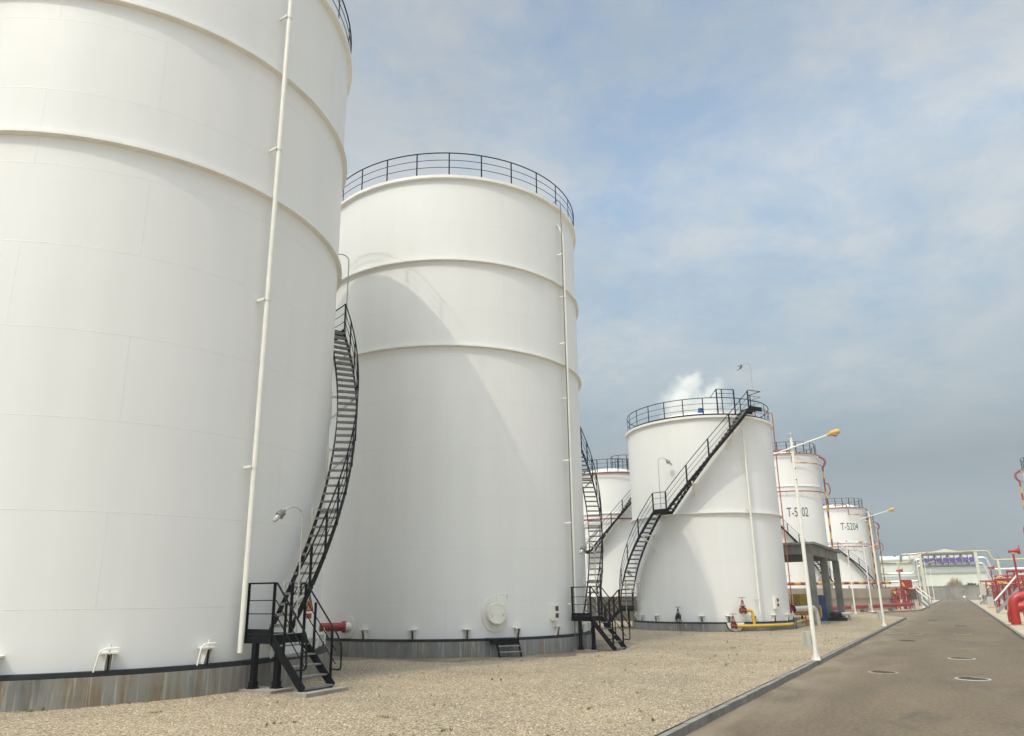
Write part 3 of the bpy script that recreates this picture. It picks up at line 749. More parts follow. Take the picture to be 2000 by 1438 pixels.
# gravel: two slabs, before and behind the parking bay
def ground_z(x, y):
    d2 = (x-C2[0])**2+(y-C2[1])**2
    kv = min(1, max(0, (VL-.6-(x*DV.x+y*DV.y))/2.5))
    un = .014*sin(x*.9+1.3*sin(y*.5))*cos(y*.8)+.008*sin(x*2.3+y*1.7)
    return GZ-.137*math.exp(-(max(0, math.sqrt(d2)-R2-.6)/3.2)**2)*kv+un*kv
gA = MB(); us = [-30+i*.6 for i in range(163)]; us[-1] = UC+.2
vs_ = [VL-.16-.6*i for i in range(60)]+[-42, -48, -56, -70, -100, -170]
for u in us:
    for v in vs_:
        vv = v
        if v > VL-.5 and u > UC-.7: vv = VL-.16-.64*min(1, (u-UC+.7)/.8)
        q = P(u, vv); gA.v.append(Vector((q.x, q.y, ground_z(q.x, q.y))))
nv = len(vs_)
for i in range(len(us)-1):
    for j in range(nv-1): gA.face([i*nv+j, i*nv+j+1, (i+1)*nv+j+1, (i+1)*nv+j][::-1], True)
struct('gravel_yard', gA, M['gravel'])
gB = flat([P(UC+.204, -170), P(213, -170), P(213, VL-.16), P(96, VL-.16), P(91.3, -4.9), P(84.5, -7.2), P(78, -8.6), P(72, -9.6), P(UC+.204, -10.4)][::-1], -.05, GZ-.004); struct('gravel_verge', gB, M['sand'])
gC = flat([P(UC+.21, -4.3), P(70, -5.1), P(79.5, -7.5), P(77.8, -8.2), P(72, -9.1), P(UC+.21, -9.9)][::-1], -.05, GZ-.006); struct('gravel_strip', gC, M['gravel'])
gr = flat([P(-30, -40), P(212, -40), P(212, VR+.4), P(-30, VR+.4)], -.055, 0); struct('road', gr, M['asphalt'])
gv = flat([P(-30, VR+.16), P(213, VR+.16), P(213, 90), P(-30, 90)], -.05, .115); struct('verge', gv, M['sand'])
def kerb(name, line, w=.105, h=.125, L=.75):
    mb = MB()
    for i in range(len(line)-1):
        a, b = Vector(line[i]), Vector(line[i+1]); n = max(1, int(round((b-a).length/L))); d = (b-a)/n
        for k in range(n):
            j = random.uniform(-.006, .006)
            side = d.cross(UP).normalized()*random.uniform(-.006, .006)
            p = a+d*k+d.normalized()*.006+side; q = a+d*(k+1)-d.normalized()*.006+side
            mb.bar(p+UP*(h/2-.05+j), q+UP*(h/2-.05+j), w, h+.1)
    return struct(name, mb, M['kerb'])
kerb('kerb', [P(0, VL-.08), P(UC-1, VL-.08), P(UC+.15, VL-.9)])
kerb('kerb', [P(0, VR+.08), P(212, VR+.08)])
kerb('kerb', [P(UC+.2, -10.3), P(72, -9.5), P(78, -8.5), P(84.5, -7.1), P(91.3, -4.8), P(96, VL-.08), P(212, VL-.08)])
# manholes in the road
def cover(x, y, rr, rim, label):
    th = thing('manhole_cover', (x, y, 0), label, 'manhole cover', 'manhole covers in the road')
    b = MB(); b.revolve([(rr+.045, .001), (rr+.045, .012), (rr, .018), (rr-.01, .006)], (x, y), n=36); b.build('rim', rim, th)
    b = MB(); b.revolve([(rr-.005, .010), (.02, .013)], (x, y), n=36)
    for k in range(-4, 5):
        w = math.sqrt(max(.02, (rr*.85)**2-(k*.075)**2)); b.box((x, y+k*.075, .014), (2*w, .02, .01))
    b.build('lid', M['lid'], th)
cover(9.78, 19.58, .31, M['lidrimtan'], 'manhole cover with a tan rim, left of the two white rimmed ones')
cover(11.05, 17.93, .33, M['lidrim'], 'white rimmed manhole cover, the nearest in the road')
cover(14.11, 23.29, .33, M['lidrim'], 'white rimmed manhole cover, second from the front on the right')
cover(22.35, 36.49, .33, M['lidrimtan'], 'small dull manhole cover on the right of the lane past the white rimmed pair')
cover(20.22, 36.92, .33, M['lidrimtan'], 'dull manhole cover in mid lane, left neighbour of a similar one')
cover(17.18, 31.97, .30, M['lid'], 'dark manhole cover nearer the left kerb, short of the second lamp post')
cover(27.6, 45.13, .30, M['lid'], 'dark manhole cover far up the lane on the right')
cover(30.81, 53.52, .30, M['lid'], 'dark manhole cover farthest up the lane')

# weeds in the gravel
w = MB()
def tuft(mb, p, h, n, spread, wd=.012):
    for _ in range(n):
        a = random.uniform(0, 2*pi); l = h*random.uniform(.5, 1.1); d = Vector((cos(a), sin(a), 0)); s = Vector((-sin(a), cos(a), 0))*wd
        q = Vector(p)+d*random.uniform(0, spread*.3); tip = q+d*spread*random.uniform(.3, 1)+UP*l; mid = (q+tip)/2+UP*l*.15
        k = len(mb.v); mb.v += [q-s, q+s, mid+s*1.3, mid-s*1.3, tip]; mb.face([k, k+1, k+2, k+3]); mb.face([k+3, k+2, k+4])
def clear_of_tanks(x, y):
    return all((x-c[0])**2+(y-c[1])**2 > (r+.5)**2 for c, r in ((C1, R1), (C2, R2), (C3, R3)))
for _ in range(420):
    u = random.uniform(8, 62); v = VL-.3-abs(random.gauss(0, 7)); p = P(u, v); p.z = ground_z(p.x, p.y)-.01
    if clear_of_tanks(p.x, p.y): tuft(w, p, random.uniform(.02, .07), random.randint(4, 10), random.uniform(.03, .09), .007)
for px, py in ((-3.6, 11.9), (-1.2, 13.6), (-2.0, 12.4), (-6.0, 13.2), (.2, 14.9), (1.4, 13.1), (-.2, 17.6), (-2.6, 18.3), (6.2, 20.8), (-.9, 11.2), (3.0, 24.0), (8.2, 27.0), (9.1, 30.5)):
    for _ in range(4): tuft(w, (px+random.uniform(-.12, .12), py+random.uniform(-.12, .12), GZ-.01), random.uniform(.03, .075), 7, random.uniform(.03, .08), .006)
for a in [random.uniform(-100, -50) for _ in range(30)]:
    p = pol(C1, R1+.36+random.uniform(0, .1), a, GZ-.01); tuft(w, p, random.uniform(.03, .09), 7, .06, .007)
for a in [random.uniform(-115, -30) for _ in range(40)]:
    p = pol(C2, R2+.36+random.uniform(0, .1), a, GZ2-.01); tuft(w, p, random.uniform(.03, .08), 7, .06, .007)
for a in [random.uniform(-150, -45) for _ in range(40)]:
    p = pol(C3, R3+.36+random.uniform(0, .15), a, GZ-.01); tuft(w, p, random.uniform(.03, .10), 8, .08, .009)
tag(w.build('weeds', M['leaf']), 'sparse green weeds sprouting in the gravel', None, None, 'stuff')
# loose stones lying on the near gravel
s = MB()
def stone(mb, p, r):
    k = len(mb.v); a0 = random.uniform(0, 2*pi); hz = r*random.uniform(.5, .9); m_ = random.choice((0, 0, 1, 1, 2))
    for i in range(5):
        a = a0+2*pi*i/5; q = r*random.uniform(.75, 1.15); mb.v.append(Vector((p[0]+q*cos(a), p[1]+q*sin(a), p[2]-.004)))
    for i in range(5):
        a = a0+2*pi*i/5+.3; q = r*random.uniform(.45, .75); mb.v.append(Vector((p[0]+q*cos(a), p[1]+q*sin(a), p[2]+hz*random.uniform(.7, 1))))
    for i in range(5): mb.face([k+i, k+(i+1) % 5, k+5+(i+1) % 5, k+5+i], False, m_)
    mb.face([k+5+i for i in range(5)], False, m_)
for _ in range(11000):
    d = 9.2+18*random.random()**1.7; a = random.uniform(-42, 24); x, y = d*sin(R_(a)), d*cos(R_(a))
    if x*DV.x+y*DV.y > VL-.2 or not clear_of_tanks(x+.0, y): continue
    stone(s, (x, y, ground_z(x, y)), random.uniform(.009, .021))
M['st0'] = plain('stone_tan', (.50, .40, .275), .9, 0, .2, 40); M['st1'] = plain('stone_pale', (.62, .54, .42), .9, 0, .2, 40); M['st2'] = plain('stone_brown', (.30, .22, .15), .9, 0, .2, 40)
tag(s.build('loose_stones', [M['st0'], M['st1'], M['st2']]), 'loose tan stones on the gravel yard', None, None, 'stuff')

# ---------------------------------------------------------------- street lamps
def street_lamp(label, box=False):
    th = thing('street_lamp', (0, 0, 0), label, 'street lamp', 'white lamp posts along the road')
    H = 6.62
    b = MB(); b.tube([(0, 0, 0), (0, 0, .25), (0, 0, H)], [.072, .066, .040], 14)
    b.tube([(0, 0, H), (0, 0, H+.06)], [.045, .04], 12, True, False, 0); b.build('pole', M['white'], th)
    b = MB(); b.dome((0, 0, H+.06), .055, .07, 12, 5); b.cyl((0, 0, H-.02), (0, 0, H+.06), .058, 12); b.build('finial', M['polegrey'], th)
    b = MB(); b.revolve([(.13, 0), (.13, .03), (.06, .03)], (0, 0), n=16)
    for i in range(4):
        a = 45+i*90; b.plate(pol((0, 0), .055, a, .03)-that(a)*.006, rhat(a), UP, that(a), [(0, 0), (.07, 0), (0, .20)], .012)
    b.build('base_flange', M['white'], th)
    d = Vector((DV.x, DV.y, .26)).normalized()        # the arm crosses the road and rises
    z0 = Vector((0, 0, H-.36)); b = MB(); b.cyl(z0-d*.52-DU*.065, z0+d*1.12-DU*.065, .024, 10)
    b.box(z0-DU*.035, (.06, .08, .08)); arm = b.build('arm', M['white'], th)
    e = z0+d*1.08-DU*.065; b = MB(); nrm = d.cross(DU).normalized()
    if nrm.z < 0: nrm = -nrm
    b.tube([e, e+d*.06, e+d*.12, e+d*.26, e+d*.35, e+d*.39], [.035, .05, .085, .095, .075, .03], 12); b.build('lamp_head', M['lamporange'], arm)
    b = MB(); b.dome(e+d*.22-nrm*.06, .078, .075, 12, 5, 0, -nrm); b.build('globe', M['glass'], arm)
    b = MB()
    for z in (H-1.0, H-1.35): b.cyl((0, -.07, z), (0, .07, z), .018, 8)
    b.build('step_bolt', M['lampgrey'], th)
    if box:
        b = MB(); b.box(Vector((-.19, .02, .60)), (.11, .24, .40)); b.box(Vector((-.10, .02, .60)), (.10, .06, .24)); b.build('junction_box', M['boxgrey'], th)
    return th
L1 = street_lamp('white lamp post with an amber head, nearest and tallest, before the yellow-piped tank', True); L1.location = (9.03, 21.85, GZ)
for (x, y, z, lab, sc_) in ((22.06, 43.29, GZ, 'white lamp post at the tip of the gravel, second along the road', 1.01), (32.75, 69.2, GZ, 'thin white lamp post before the bund wall under the T-5204 lettering', 1.0),
                       (36.73, 74.01, GZ, 'thin white lamp post just left of the second roadside post, before the bund', 1.0), (52.95, 93.55, GZ, 'lamp post by the left end of the pipe gantry', 1.03),
                       (66.93, 116.14, GZ, 'distant lamp post overlapping the left gantry column', 1.0), (89.53, 153.71, GZ, 'farthest lamp post, seen under the gantry', 1.02)):
    c_ = copy_tree(L1); c_.location = (x, y, z); c_['label'] = lab; c_.scale = (1, 1, sc_)
sl = street_lamp('far lamp post standing behind the yard against the red ringed tank'); sl.location = (10.6, 58.6, 0); sl.scale = (.5, .5, .80)

# ---------------------------------------------------------------- bund walls
def wall(label, a, b, z1, th_=.35, mat='bund', band=None, name='bund_wall', z0=-.02):
    a, b = Vector((a[0], a[1], 0)), Vector((b[0], b[1], 0)); d = (b-a).normalized(); n = d.cross(UP).normalized()
    t = thing(name, (a+b)/2, label, 'wall', 'concrete bund walls')
    m_ = MB(); m_.bar(a+UP*(z0+z1)/2, b+UP*(z0+z1)/2, th_, z1-z0); m_.build('wall', M[mat], t)
    if band:
        m_ = MB(); m_.bar(a+UP*((band+z1)/2+.01), b+UP*((band+z1)/2+.01), th_+.24, z1-band+.02); m_.build('coping', M[mat], t)
    return t
Wd = Vector((45.6, 85.9, 0))
wall('tan concrete bund wall behind the red pipe, left of the road', (22.4, 64.6), (45.0, 85.6), 2.45, .35, 'bund', 1.45)
wall('short tan bund wall turning away behind the red valve stack', (45.4, 85.9), (41.0, 104), 2.45, .35, 'bund', 1.45)
wall('dark shaded bund wall glimpsed between the two black stairs', (-2, 56.2), (21.5, 56.8), 1.92, .35, 'bund_shaded')
wall('long weathered wall closing the far end of the road', P(212.5, -40)[:2], P(212.5, 70)[:2], 3.45, .4, 'bund_dark', 3.25)
wall('right hand bund wall behind the red fire pipes', P(62, 6.6)[:2], P(205, 6.6)[:2], 2.4, .4, 'bund')
wall('low kerb wall at the right frame edge behind the thick red pipe', P(44, 4.3)[:2], P(59, 4.3)[:2], .95, .3, 'bund_dark')

# big red header along the left bund and the banded pipe above it
rh = thing('red_pipe', (34.5, 73.2, GZ), 'thick red fire main lying along the foot of the tan bund wall', 'pipe')
b = MB(); A = Vector((24.0, 63.8, .62)); B = Vector((45.9, 83.3, .72)); b.cyl(A, B, .21, 16); b.build('barrel', M['red'], rh)
for f in (.12, .34, .56, .80):
    q = A+(B-A)*f; b = MB(); b.box((q.x, q.y, .22), (.7, .5, .36), (Vector((.745, .667, 0)), Vector((-.667, .745, 0)), UP)); b.build('sleeper', M['pad'], rh)
bp = thing('banded_pipe', (34, 76, 2.4), 'red and yellow banded pipe running along the top of the tan bund wall', 'pipe')
b = MB(); A = Vector((24.6, 66.9, 2.86)); B = Vector((45.2, 86.0, 3.12)); striped(b, [A, B], .15, 1.25, 10); b.build('pipe_run', [M['red'], M['yellow']], bp)
for i in range(6):
    q = A+(B-A)*((i+.5)/6); k = MB(); k.box((q.x, q.y, 2.57), (.10, .10, .32)); k.build('prop', M['grey'], bp)
# red valve stack at the end of the wall
def valve_stack(loc, label, h=3.1, n=4):
    th = thing('valve_manifold', loc, label, 'fire valve manifold', 'red fire valve manifolds')
    L = Vector(loc); b = MB(); b.cyl(L+UP*.05, L+UP*h, .12, 12); b.cyl(L+DV*.42, L+DV*.42+UP*(h-.6), .08, 10); b.cyl(L+UP*(h-.9), L+DV*.42+UP*(h-.9), .07, 10); b.build('riser', M['red'], th)
    for i in range(n):
        z = .45+i*(h-.7)/n; k = MB(); q = L+UP*z+DV*(.3 if i % 2 else -.3)-DU*.15
        gate_valve(k, q, DV, .68); k.cyl(L+UP*z, q, .10, 10); k.build('valve', M['red'], th)
    k = MB(); k.cyl(L+UP*h*.93-DU*.14-DV*.05, L+UP*h*.80-DU*.16+DV*.12, .13, 10); k.build('yellow_band', M['yellow'], th)
    return th
valve_stack((45.9, 84.6, .1), 'stack of red fire valves at the end of the tan bund wall', 3.2, 6)
valve_stack(P(95.5, -6.2, .1), 'second stack of red valves tucked beside the brown cabinet', 2.2, 4)
b = MB(); q = P(98.0, -4.95, 0)
rb = thing('red_box', q, 'plain red box raised above the brown cabinet left of the gantry', 'box')
b.box(q+UP*3.0, (1.15, .45, .85), (DV, DU, UP)); b.build('case', M['red'], rb)
b = MB(); b.box(q+UP*1.32-DV*.5, (.08, .08, 2.6)); b.box(q+UP*1.32+DV*.5, (.08, .08, 2.6)); b.build('stand', M['grey'], rb)
cb = thing('cabinet', P(97, -4.6, 0), 'dark brown cabinet on grey legs left of the road', 'cabinet')
b = MB(); b.box(P(97, -4.55, 1.8), (1.0, .6, 1.15), (DV, DU, UP)); b.box(P(97, -4.55, 2.42), (1.25, .8, .09), (DV, DU, UP), 1); b.build('case', [M['brown'], M['boxgrey']], cb)
for dv in (-.42, .42):
    b = MB(); b.box(P(97, -4.55+dv, .62), (.26, .4, 1.2), (DV, DU, UP)); b.build('leg', M['boxgrey'], cb)

# ---------------------------------------------------------------- concrete canopy with its equipment
K1 = Vector((19.75, 47.1, 0)); KL = 12.2; KW = 5.2
ca = thing('canopy', K1, 'dark concrete canopy on square columns behind the yellow-piped tank', 'canopy')
def KP(u, v, z): return K1+DU*u+DV*v+UP*z
b = MB(); b.box(KP(KL/2, -KW/2, 5.15), (KW+.9, KL+1.0, .14), (DV, DU, UP)); b.build('roof_slab', M['shed'], ca)
b = MB()
for v in (0, -KW): b.box(KP(KL/2, v, 4.77), (.34, KL+.36, .62), (DV, DU, UP))
for u in (.002, KL-.002): b.box(KP(u, -KW/2, 4.77), (KW-.34, .34, .60), (DV, DU, UP))
b.build('beam', M['shed'], ca)
for u in (0, KL/2, KL):
    for v in (0, -KW):
        b = MB(); b.box(KP(u, v, 2.27), (.46, .46, 4.38), (DV, DU, UP)); b.build('column', M['shed'], ca)
yb = thing('yellow_cabinet', (20.4, 50.1, .1), 'large mustard yellow tank box under the concrete canopy', 'cabinet')
b = MB(); b.box((20.4, 50.1, 1.25), (1.15, 1.1, 1.35)); b.build('case', M['yellowdull'], yb)
b = MB(); b.box((20.4, 50.1, 1.94), (1.22, 1.16, .05)); b.build('cover', M['yellowdull'], yb)
for dx in (-.45, .45):
    b = MB(); b.box((20.4+dx, 49.75, .35), (.10, .10, .5)); b.build('leg', M['blackrust'], yb)
b = MB(); b.tube(elbow([(20.9, 49.5, 1.2), (21.1, 49.4, 1.2), (21.1, 49.4, .45), (20.6, 49.4, .42)], .12), .05, 8); b.build('outlet', M['yellow'], yb)
bb = thing('blue_cabinet', (22.25, 52.2, .1), 'dark blue cabinet under the canopy behind its front column', 'cabinet')
b = MB(); b.box((22.25, 52.2, 1.0), (.66, .7, 1.75)); b.build('case', M['blue'], bb)
b = MB(); b.box((22.25, 51.84, 1.0), (.56, .02, 1.6)); b.build('door', M['blue'], bb)
b = MB(); b.box((22.25, 52.2, .12), (.72, .75, .1)); b.build('plinth', M['black'], bb)
pu = thing('pump', (23.3, 52.3, .1), 'small dark pump with a silver outlet under the canopy', 'pump')
b = MB(); b.cyl((22.7, 51.4, .55), (23.7, 52.3, .55), .2, 14); b.box((23.2, 51.9, .25), (1.3, .5, .2)); b.build('motor', M['blackrust'], pu)
b = MB(); b.tube(elbow([(23.6, 52.0, .58), (24.6, 53.0, .58), (24.75, 53.15, .1)], .25), .11, 12); b.build('outlet', M['silver'], pu)
sb = MB(); sb.box(KP(KL/2, -KW/2, .06), (KW+.2, KL+.2, .16), (DV, DU, UP)); sb.build('floor_slab', M['pad'], ca)

# ---------------------------------------------------------------- pipe gantry across the road
UG = 145.0; GL, GR = -4.4, 3.15
ga = thing('pipe_gantry', P(UG, 0, 0), 'grey truss pipe gantry with purple panels spanning the road', 'gantry')
b = MB()
for u in (UG-.7, UG+.7):
    for z, s in ((8.25, .34), (6.25, .34)): b.bar(P(u, GL, z), P(u, GR, z), s, s)
n = 8
for i in range(n):
    v0 = GL+(GR-GL)*i/n; v1 = GL+(GR-GL)*(i+1)/n; za, zb_ = (6.3, 8.2) if i % 2 else (8.2, 6.3)
    for u in (UG-.7, UG+.7):
        b.bar(P(u, v0, za), P(u, v1, zb_), .12, .12)
        b.bar(P(u, v0, 6.3), P(u, v0, 8.2), .10, .10)
    b.bar(P(UG-.7, v0, 8.25), P(UG+.7, v0, 8.25), .12, .12)
b.build('truss', M['truss'], ga)
for v in (GL-.25, GR+.25):
    for u in (UG-.7, UG+.7):
        k = MB(); k.box(P(u, v, 4.2), (.42, .36, 8.5), (DV, DU, UP)); k.build('column', M['cream'], ga)
for i in range(8):
    v = GL+(GR-GL)*(i+.6)/8; k = MB(); a = R_(8*(i % 3-1)); ex = DV*cos(a)+UP*sin(a); ey = UP*cos(a)-DV*sin(a)
    k.plate(P(UG-.84, v, 7.25), ex, ey, -DU, [(-.34, -.36), (.34, -.36), (.34, .36), (-.34, .36)], .03); k.build('sign_panel', M['purple'], ga)
for z, r, m_ in ((7.5, .09, 'silver'), (6.95, .12, 'silver'), (8.6, .10, 'creamyellow')):
    k = MB(); k.cyl(P(UG, GL-.6, z), P(UG, GR+.6, z), r, 10); k.build('carried_pipe', M[m_], ga)
def rack(side, label):
    s = 1 if side > 0 else -1; v0 = GR+.6 if s > 0 else GL-.6
    th = thing('pipe_rack', P(UG, v0+s*5, 0), label, 'pipe rack', 'pipe racks beside the gantry')
    def pipe(pts, r, m_, nm='pipe_run', rad=.5):
        k = MB(); k.tube(elbow([P(UG+q[2] if len(q) > 2 else UG, v0+s*q[0], q[1]) for q in pts], rad), r, 10); k.build(nm, M[m_], th)
    zt = 7.05
    if s > 0:
        pipe([(-.2, 8.55), (1.5, 8.55), (1.9, zt), (34, zt+.1)], .13, 'creamyellow')
        pipe([(-.2, 8.5, .5), (2.6, 8.5, .5), (2.9, zt, .5), (34, zt, .5)], .08, 'grey')
        pipe([(-.2, 7.5), (1.0, 7.5), (1.5, 5.55), (34, 5.7)], .17, 'silver')
        pipe([(-.2, 6.6), (.5, 6.55), (1.1, 3.9), (34, 3.9)], .17, 'silver')
        vs = (2.6, 7.4, 12, 20, 28)
    else:
        pipe([(-.2, 8.4), (1.3, 8.4), (1.35, zt), (34, zt-.05)], .11, 'creamyellow')
        pipe([(-.2, 8.45, .5), (2.6, 8.4, .5), (2.7, zt, .5), (34, zt, .5)], .20, 'grey')
        pipe([(-.2, 7.45), (.7, 7.4), (.8, 5.2), (34, 5.0)], .17, 'silver')
        pipe([(-.2, 6.4), (.3, 6.3), (.35, 3.9), (5, 3.8)], .17, 'silver')
        vs = (3.2, 7.6, 12, 20, 28)
    for v in vs:
        k = MB()
        for u in (-.3, .5): k.box(P(UG+u, v0+s*v, 3.45), (.34, .30, 6.9), (DV, DU, UP))
        k.bar(P(UG-.4, v0+s*v, 6.85), P(UG+.6, v0+s*v, 6.85), .25, .25); k.build('support', M['cream'], th)
    return th
rack(1, 'cream pipe rack with silver pipes right of the gantry'); rack(-1, 'cream pipe rack with silver pipes left of the gantry')

# ---------------------------------------------------------------- crossover steps with white handrails
def crossover(u, v, s, label, rise=2.35, run=2.0, w=1.0, flat_=1.6):
    th = thing('crossover_steps', P(u, v, .1), label, 'steps', 'steps with white handrails over the bunds')
    for du_ in (0, w):
        k = MB(); k.bar(P(u+du_, v, .2), P(u+du_, v+s*run, rise), .06, .22); k.build('stringer', M['grey'], th)
        k = MB(); k.tube([P(u+du_, v-.02*s, 1.2), P(u+du_, v+s*run, rise+1.1), P(u+du_, v+s*(run+flat_), rise+1.15)], .055, 8); k.build('handrail', M['white'], th)
        for f in (0, .5, 1):
            k = MB(); k.box(P(u+du_, v+s*run*f, .1+(rise-.1)*f+.55), (.06, .06, 1.1), (DV, DU, UP)); k.build('post', M['grey'], th)
    n = 9
    for i in range(n):
        f = (i+1)/n; k = MB(); k.box(P(u+w/2, v+s*run*f, .1+(rise-.1)*f), (.22, w-.08, .04), (DV, DU, UP)); k.build('tread', M['grey'], th)
    k = MB(); k.box(P(u+w/2, v+s*(run+flat_/2), rise+.02), (flat_, w, .06), (DV, DU, UP)); k.build('platform', M['grey'], th)
crossover(79, 2.75, 1, 'steps with a white handrail over the bund behind the thick red pipe')
crossover(132, 2.7, 1, 'farther steps with a white handrail right of the road near the gantry')
crossover(100, -3.1, -1, 'steps with white handrails left of the road by the brown cabinet', 1.6, 1.5)
crossover(116, -3.2, -1, 'farther left steps with white handrails beside the gantry', 1.6, 1.4)

# ---------------------------------------------------------------- red fire-water manifolds right of the road
def manifold(u, v0, v1, zh, label, seed, n=7):
    rnd = random.Random(seed); th = thing('fire_manifold', P(u, (v0+v1)/2, .1), label, 'fire manifold', 'red fire manifolds right of the road')
    k = MB(); k.cyl(P(u, v0, zh), P(u, v1, zh+.02), .12, 12); k.build('header_pipe', M['red'], th)
    k = MB(); k.cyl(P(u-.5, v0+.3, zh-.55), P(u-.5, v1, zh-.5), .07, 10); k.build('header_pipe', M['red'], th)
    for i in range(n):
        v = v0+.08+(v1-v0-.2)*i/(n-1); r = rnd.choice((.055, .075, .10)); k = MB()
        k.cyl(P(u, v, .1), P(u, v, zh), r, 10); z = rnd.uniform(.9, 2.0); gate_valve(k, P(u-.1, v, z), DV, .72)
        k.cyl(P(u, v, z-.55), P(u, v, z-.48), r+.09, 12); k.cyl(P(u, v, z+.85), P(u, v, z+.92), r+.09, 12); k.build('riser', M['red'], th)
        if rnd.random() < .75:
            k = MB(); zz = zh-rnd.uniform(.0, .5)
            k.cyl(P(u-.5, v+.18, zz), P(u-.5, v+.18+rnd.uniform(.3, .6), zz), .085, 10); k.build('yellow_band', M['yellow'], th)
        if rnd.random() < .6:
            k = MB(); k.cyl(P(u-.8, v+.2, .1), P(u-.8, v+.2, rnd.uniform(1.2, 2.2)), .06, 8); k.box(P(u-.8, v+.2, rnd.uniform(.9, 1.5)), (.25, .2, .3)); k.build('gauge_stand', M['grey'], th)
    for i in range(4):
        v = v0+(v1-v0)*(i+.4)/4; k = MB(); k.box(P(u-1.1, v, .55), (.22, .12, .95), (DV, DU, UP)); k.build('support', M['boxgrey'], th)
manifold(83, 4.1, 7.5, 3.85, 'nearest red fire manifold, above the white handrail at the right edge', 1)
manifold(95, 3.5, 7.0, 3.3, 'red fire manifold just behind the nearest one right of the road', 5)
manifold(106, 4.0, 7.5, 3.8, 'middle red fire manifold between the two grey cabinets right of the road', 2)
manifold(122, 3.4, 7.5, 3.4, 'red fire manifold with yellow bands behind the upper grey cabinet', 3)
manifold(137, 3.2, 8.0, 3.6, 'farthest red fire manifold at the foot of the right gantry column', 4)
manifold(104, -9.5, -4.9, 2.4, 'red fire manifold behind the left steps by the brown cabinet', 6)
manifold(120, -8.5, -4.7, 2.6, 'farther left red fire manifold beside the gantry', 8)
def cabinet(u, v, z0, z1, w, label):
    th = thing('grey_cabinet', P(u, v, z0), label, 'cabinet', 'grey cabinets right of the road')
    k = MB(); k.box(P(u, v, (z0+z1)/2), (w, .5, z1-z0), (DV, DU, UP)); k.build('case', M['boxgrey'], th)
    k = MB(); k.box(P(u-.258, v, (z0+z1)/2), (w*.86, .02, (z1-z0)*.92), (DV, DU, UP)); k.build('door', M['boxgrey'], th)
    k = MB()
    if z0 > .5: k.box(P(u, v+w*.4, z0/2), (.09, .09, z0), (DV, DU, UP)); k.box(P(u, v-w*.4, z0/2), (.09, .09, z0), (DV, DU, UP))
    else: k.box(P(u, v, z0-.06), (w*1.3, .7, .12), (DV, DU, UP))
    k.build('stand', M['yellow'] if z0 < .5 else M['grey'], th)
cabinet(103, 3.1, .22, 1.42, .62, 'squat grey cabinet on a yellow plinth beside the right kerb')
cabinet(130, 3.25, 1.5, 3.0, .62, 'tall raised grey cabinet near the right gantry column')
def horn(u, v, h, label, s=1.0):
    th = thing('alarm_horn', P(u, v, .1), label, 'alarm horn', 'red alarm horns on posts')
    k = MB(); k.cyl(P(u, v, .1), P(u, v, h), .075*s, 10); k.box(P(u-.05, v, 1.7), (.35*s, .25*s, .6*s), (DV, DU, UP)); k.build('post', M['red'], th)
    k = MB(); q = P(u, v, h+.14); k.tube([q-DV*.32*s, q, q+DV*.22*s, q+DV*.42*s, q+DV*.46*s], [.13*s, .13*s, .15*s, .27*s, .30*s], 14); k.bar(q+DV*.44*s, q+DV*.44*s+UP*.42*s, .05*s, .02); k.build('horn', M['redbright'], th)
    k = MB(); k.cyl(P(u, v, h-.1), P(u, v, h+.05), .10*s, 10); k.build('collar', M['polegrey'], th)
horn(70, 4.15, 4.95, 'red alarm horn on a tall red post, the nearer one at the right edge')
horn(108, 3.85, 4.7, 'smaller red alarm horn beside the cream rack post', .9)
horn(99, -5.6, 4.4, 'red alarm horn on a thin post left of the gantry', .9)
# thick red pipe at the right edge
tr = thing('red_pipe', P(52.5, 2.9, .1), 'thick bright red pipe arching out of the verge at the right edge', 'pipe')
b = MB(); b.tube(elbow([P(52, 2.62, -.1), P(52, 2.62, 1.72), P(53.5, 8, 1.80)], .62, 8), .25, 20); b.build('arch', M['redbright'], tr)
b = MB(); b.tube(elbow([P(56.5, 2.75, -.1), P(56.5, 2.75, 1.05), P(57.2, 9, 1.1)], .55, 8), .29, 20); b.build('rear_arch', M['redbright'], tr)
b = MB(); b.box(P(52, 2.62, .10), (.85, .85, .1), (DV, DU, UP)); b.box(P(50.4, 3.9, .14), (.2, 2.6, .16), (DV, DU, UP), 1); b.build('footing', [M['pad'], M['yellow']], tr)
# small white road stud post
sp_ = thing('marker_post', P(206, 1.2, 0), 'tiny white topped marker post in front of the far wall', 'post')
b = MB(); b.cyl(P(206, 1.2, 0), P(206, 1.2, .6), .12, 10); b.build('stem', M['polegrey'], sp_)
b = MB(); b.dome(P(206, 1.2, .6), .30, .5, 12, 5); b.build('cap', M['white'], sp_)

# ---------------------------------------------------------------- distant buildings and plants
wa = thing('warehouse', P(270, -20, 0), 'long pale warehouse with a low gable far behind the gantry', 'warehouse')
b = MB(); b.box(P(272, -20, 5.9), (44, 14, 11.9), (DV, DU, UP)); b.build('wall', M['shedwhite'], wa)
b = MB(); k = len(b.v)
for v, z in ((-44, 11.95), (1.2, 11.95)):
    for u, dz in ((264.4, 0), (264.4, .3), (280, 2.1), (286, .0)): b.v.append(P(u, v, z+dz))
b.face([k, k+1, k+2, k+3][::-1]); b.face([k+4, k+5, k+6, k+7])
for i in range(4): j = (i+1) % 4; b.face([k+i, k+j, k+4+j, k+4+i])
b.build('roof', M['shedroof'], wa)
b = MB(); b.box(P(264.6, -20, 11.55), (44.4, .5, .7), (DV, DU, UP)); b.build('gutter', M['shedband'], wa)
b = MB(); b.box(P(264.8, -20, 6.2), (44, .3, 1.5), (DV, DU, UP)); b.build('window_band', M['shedband'], wa)
b = MB()
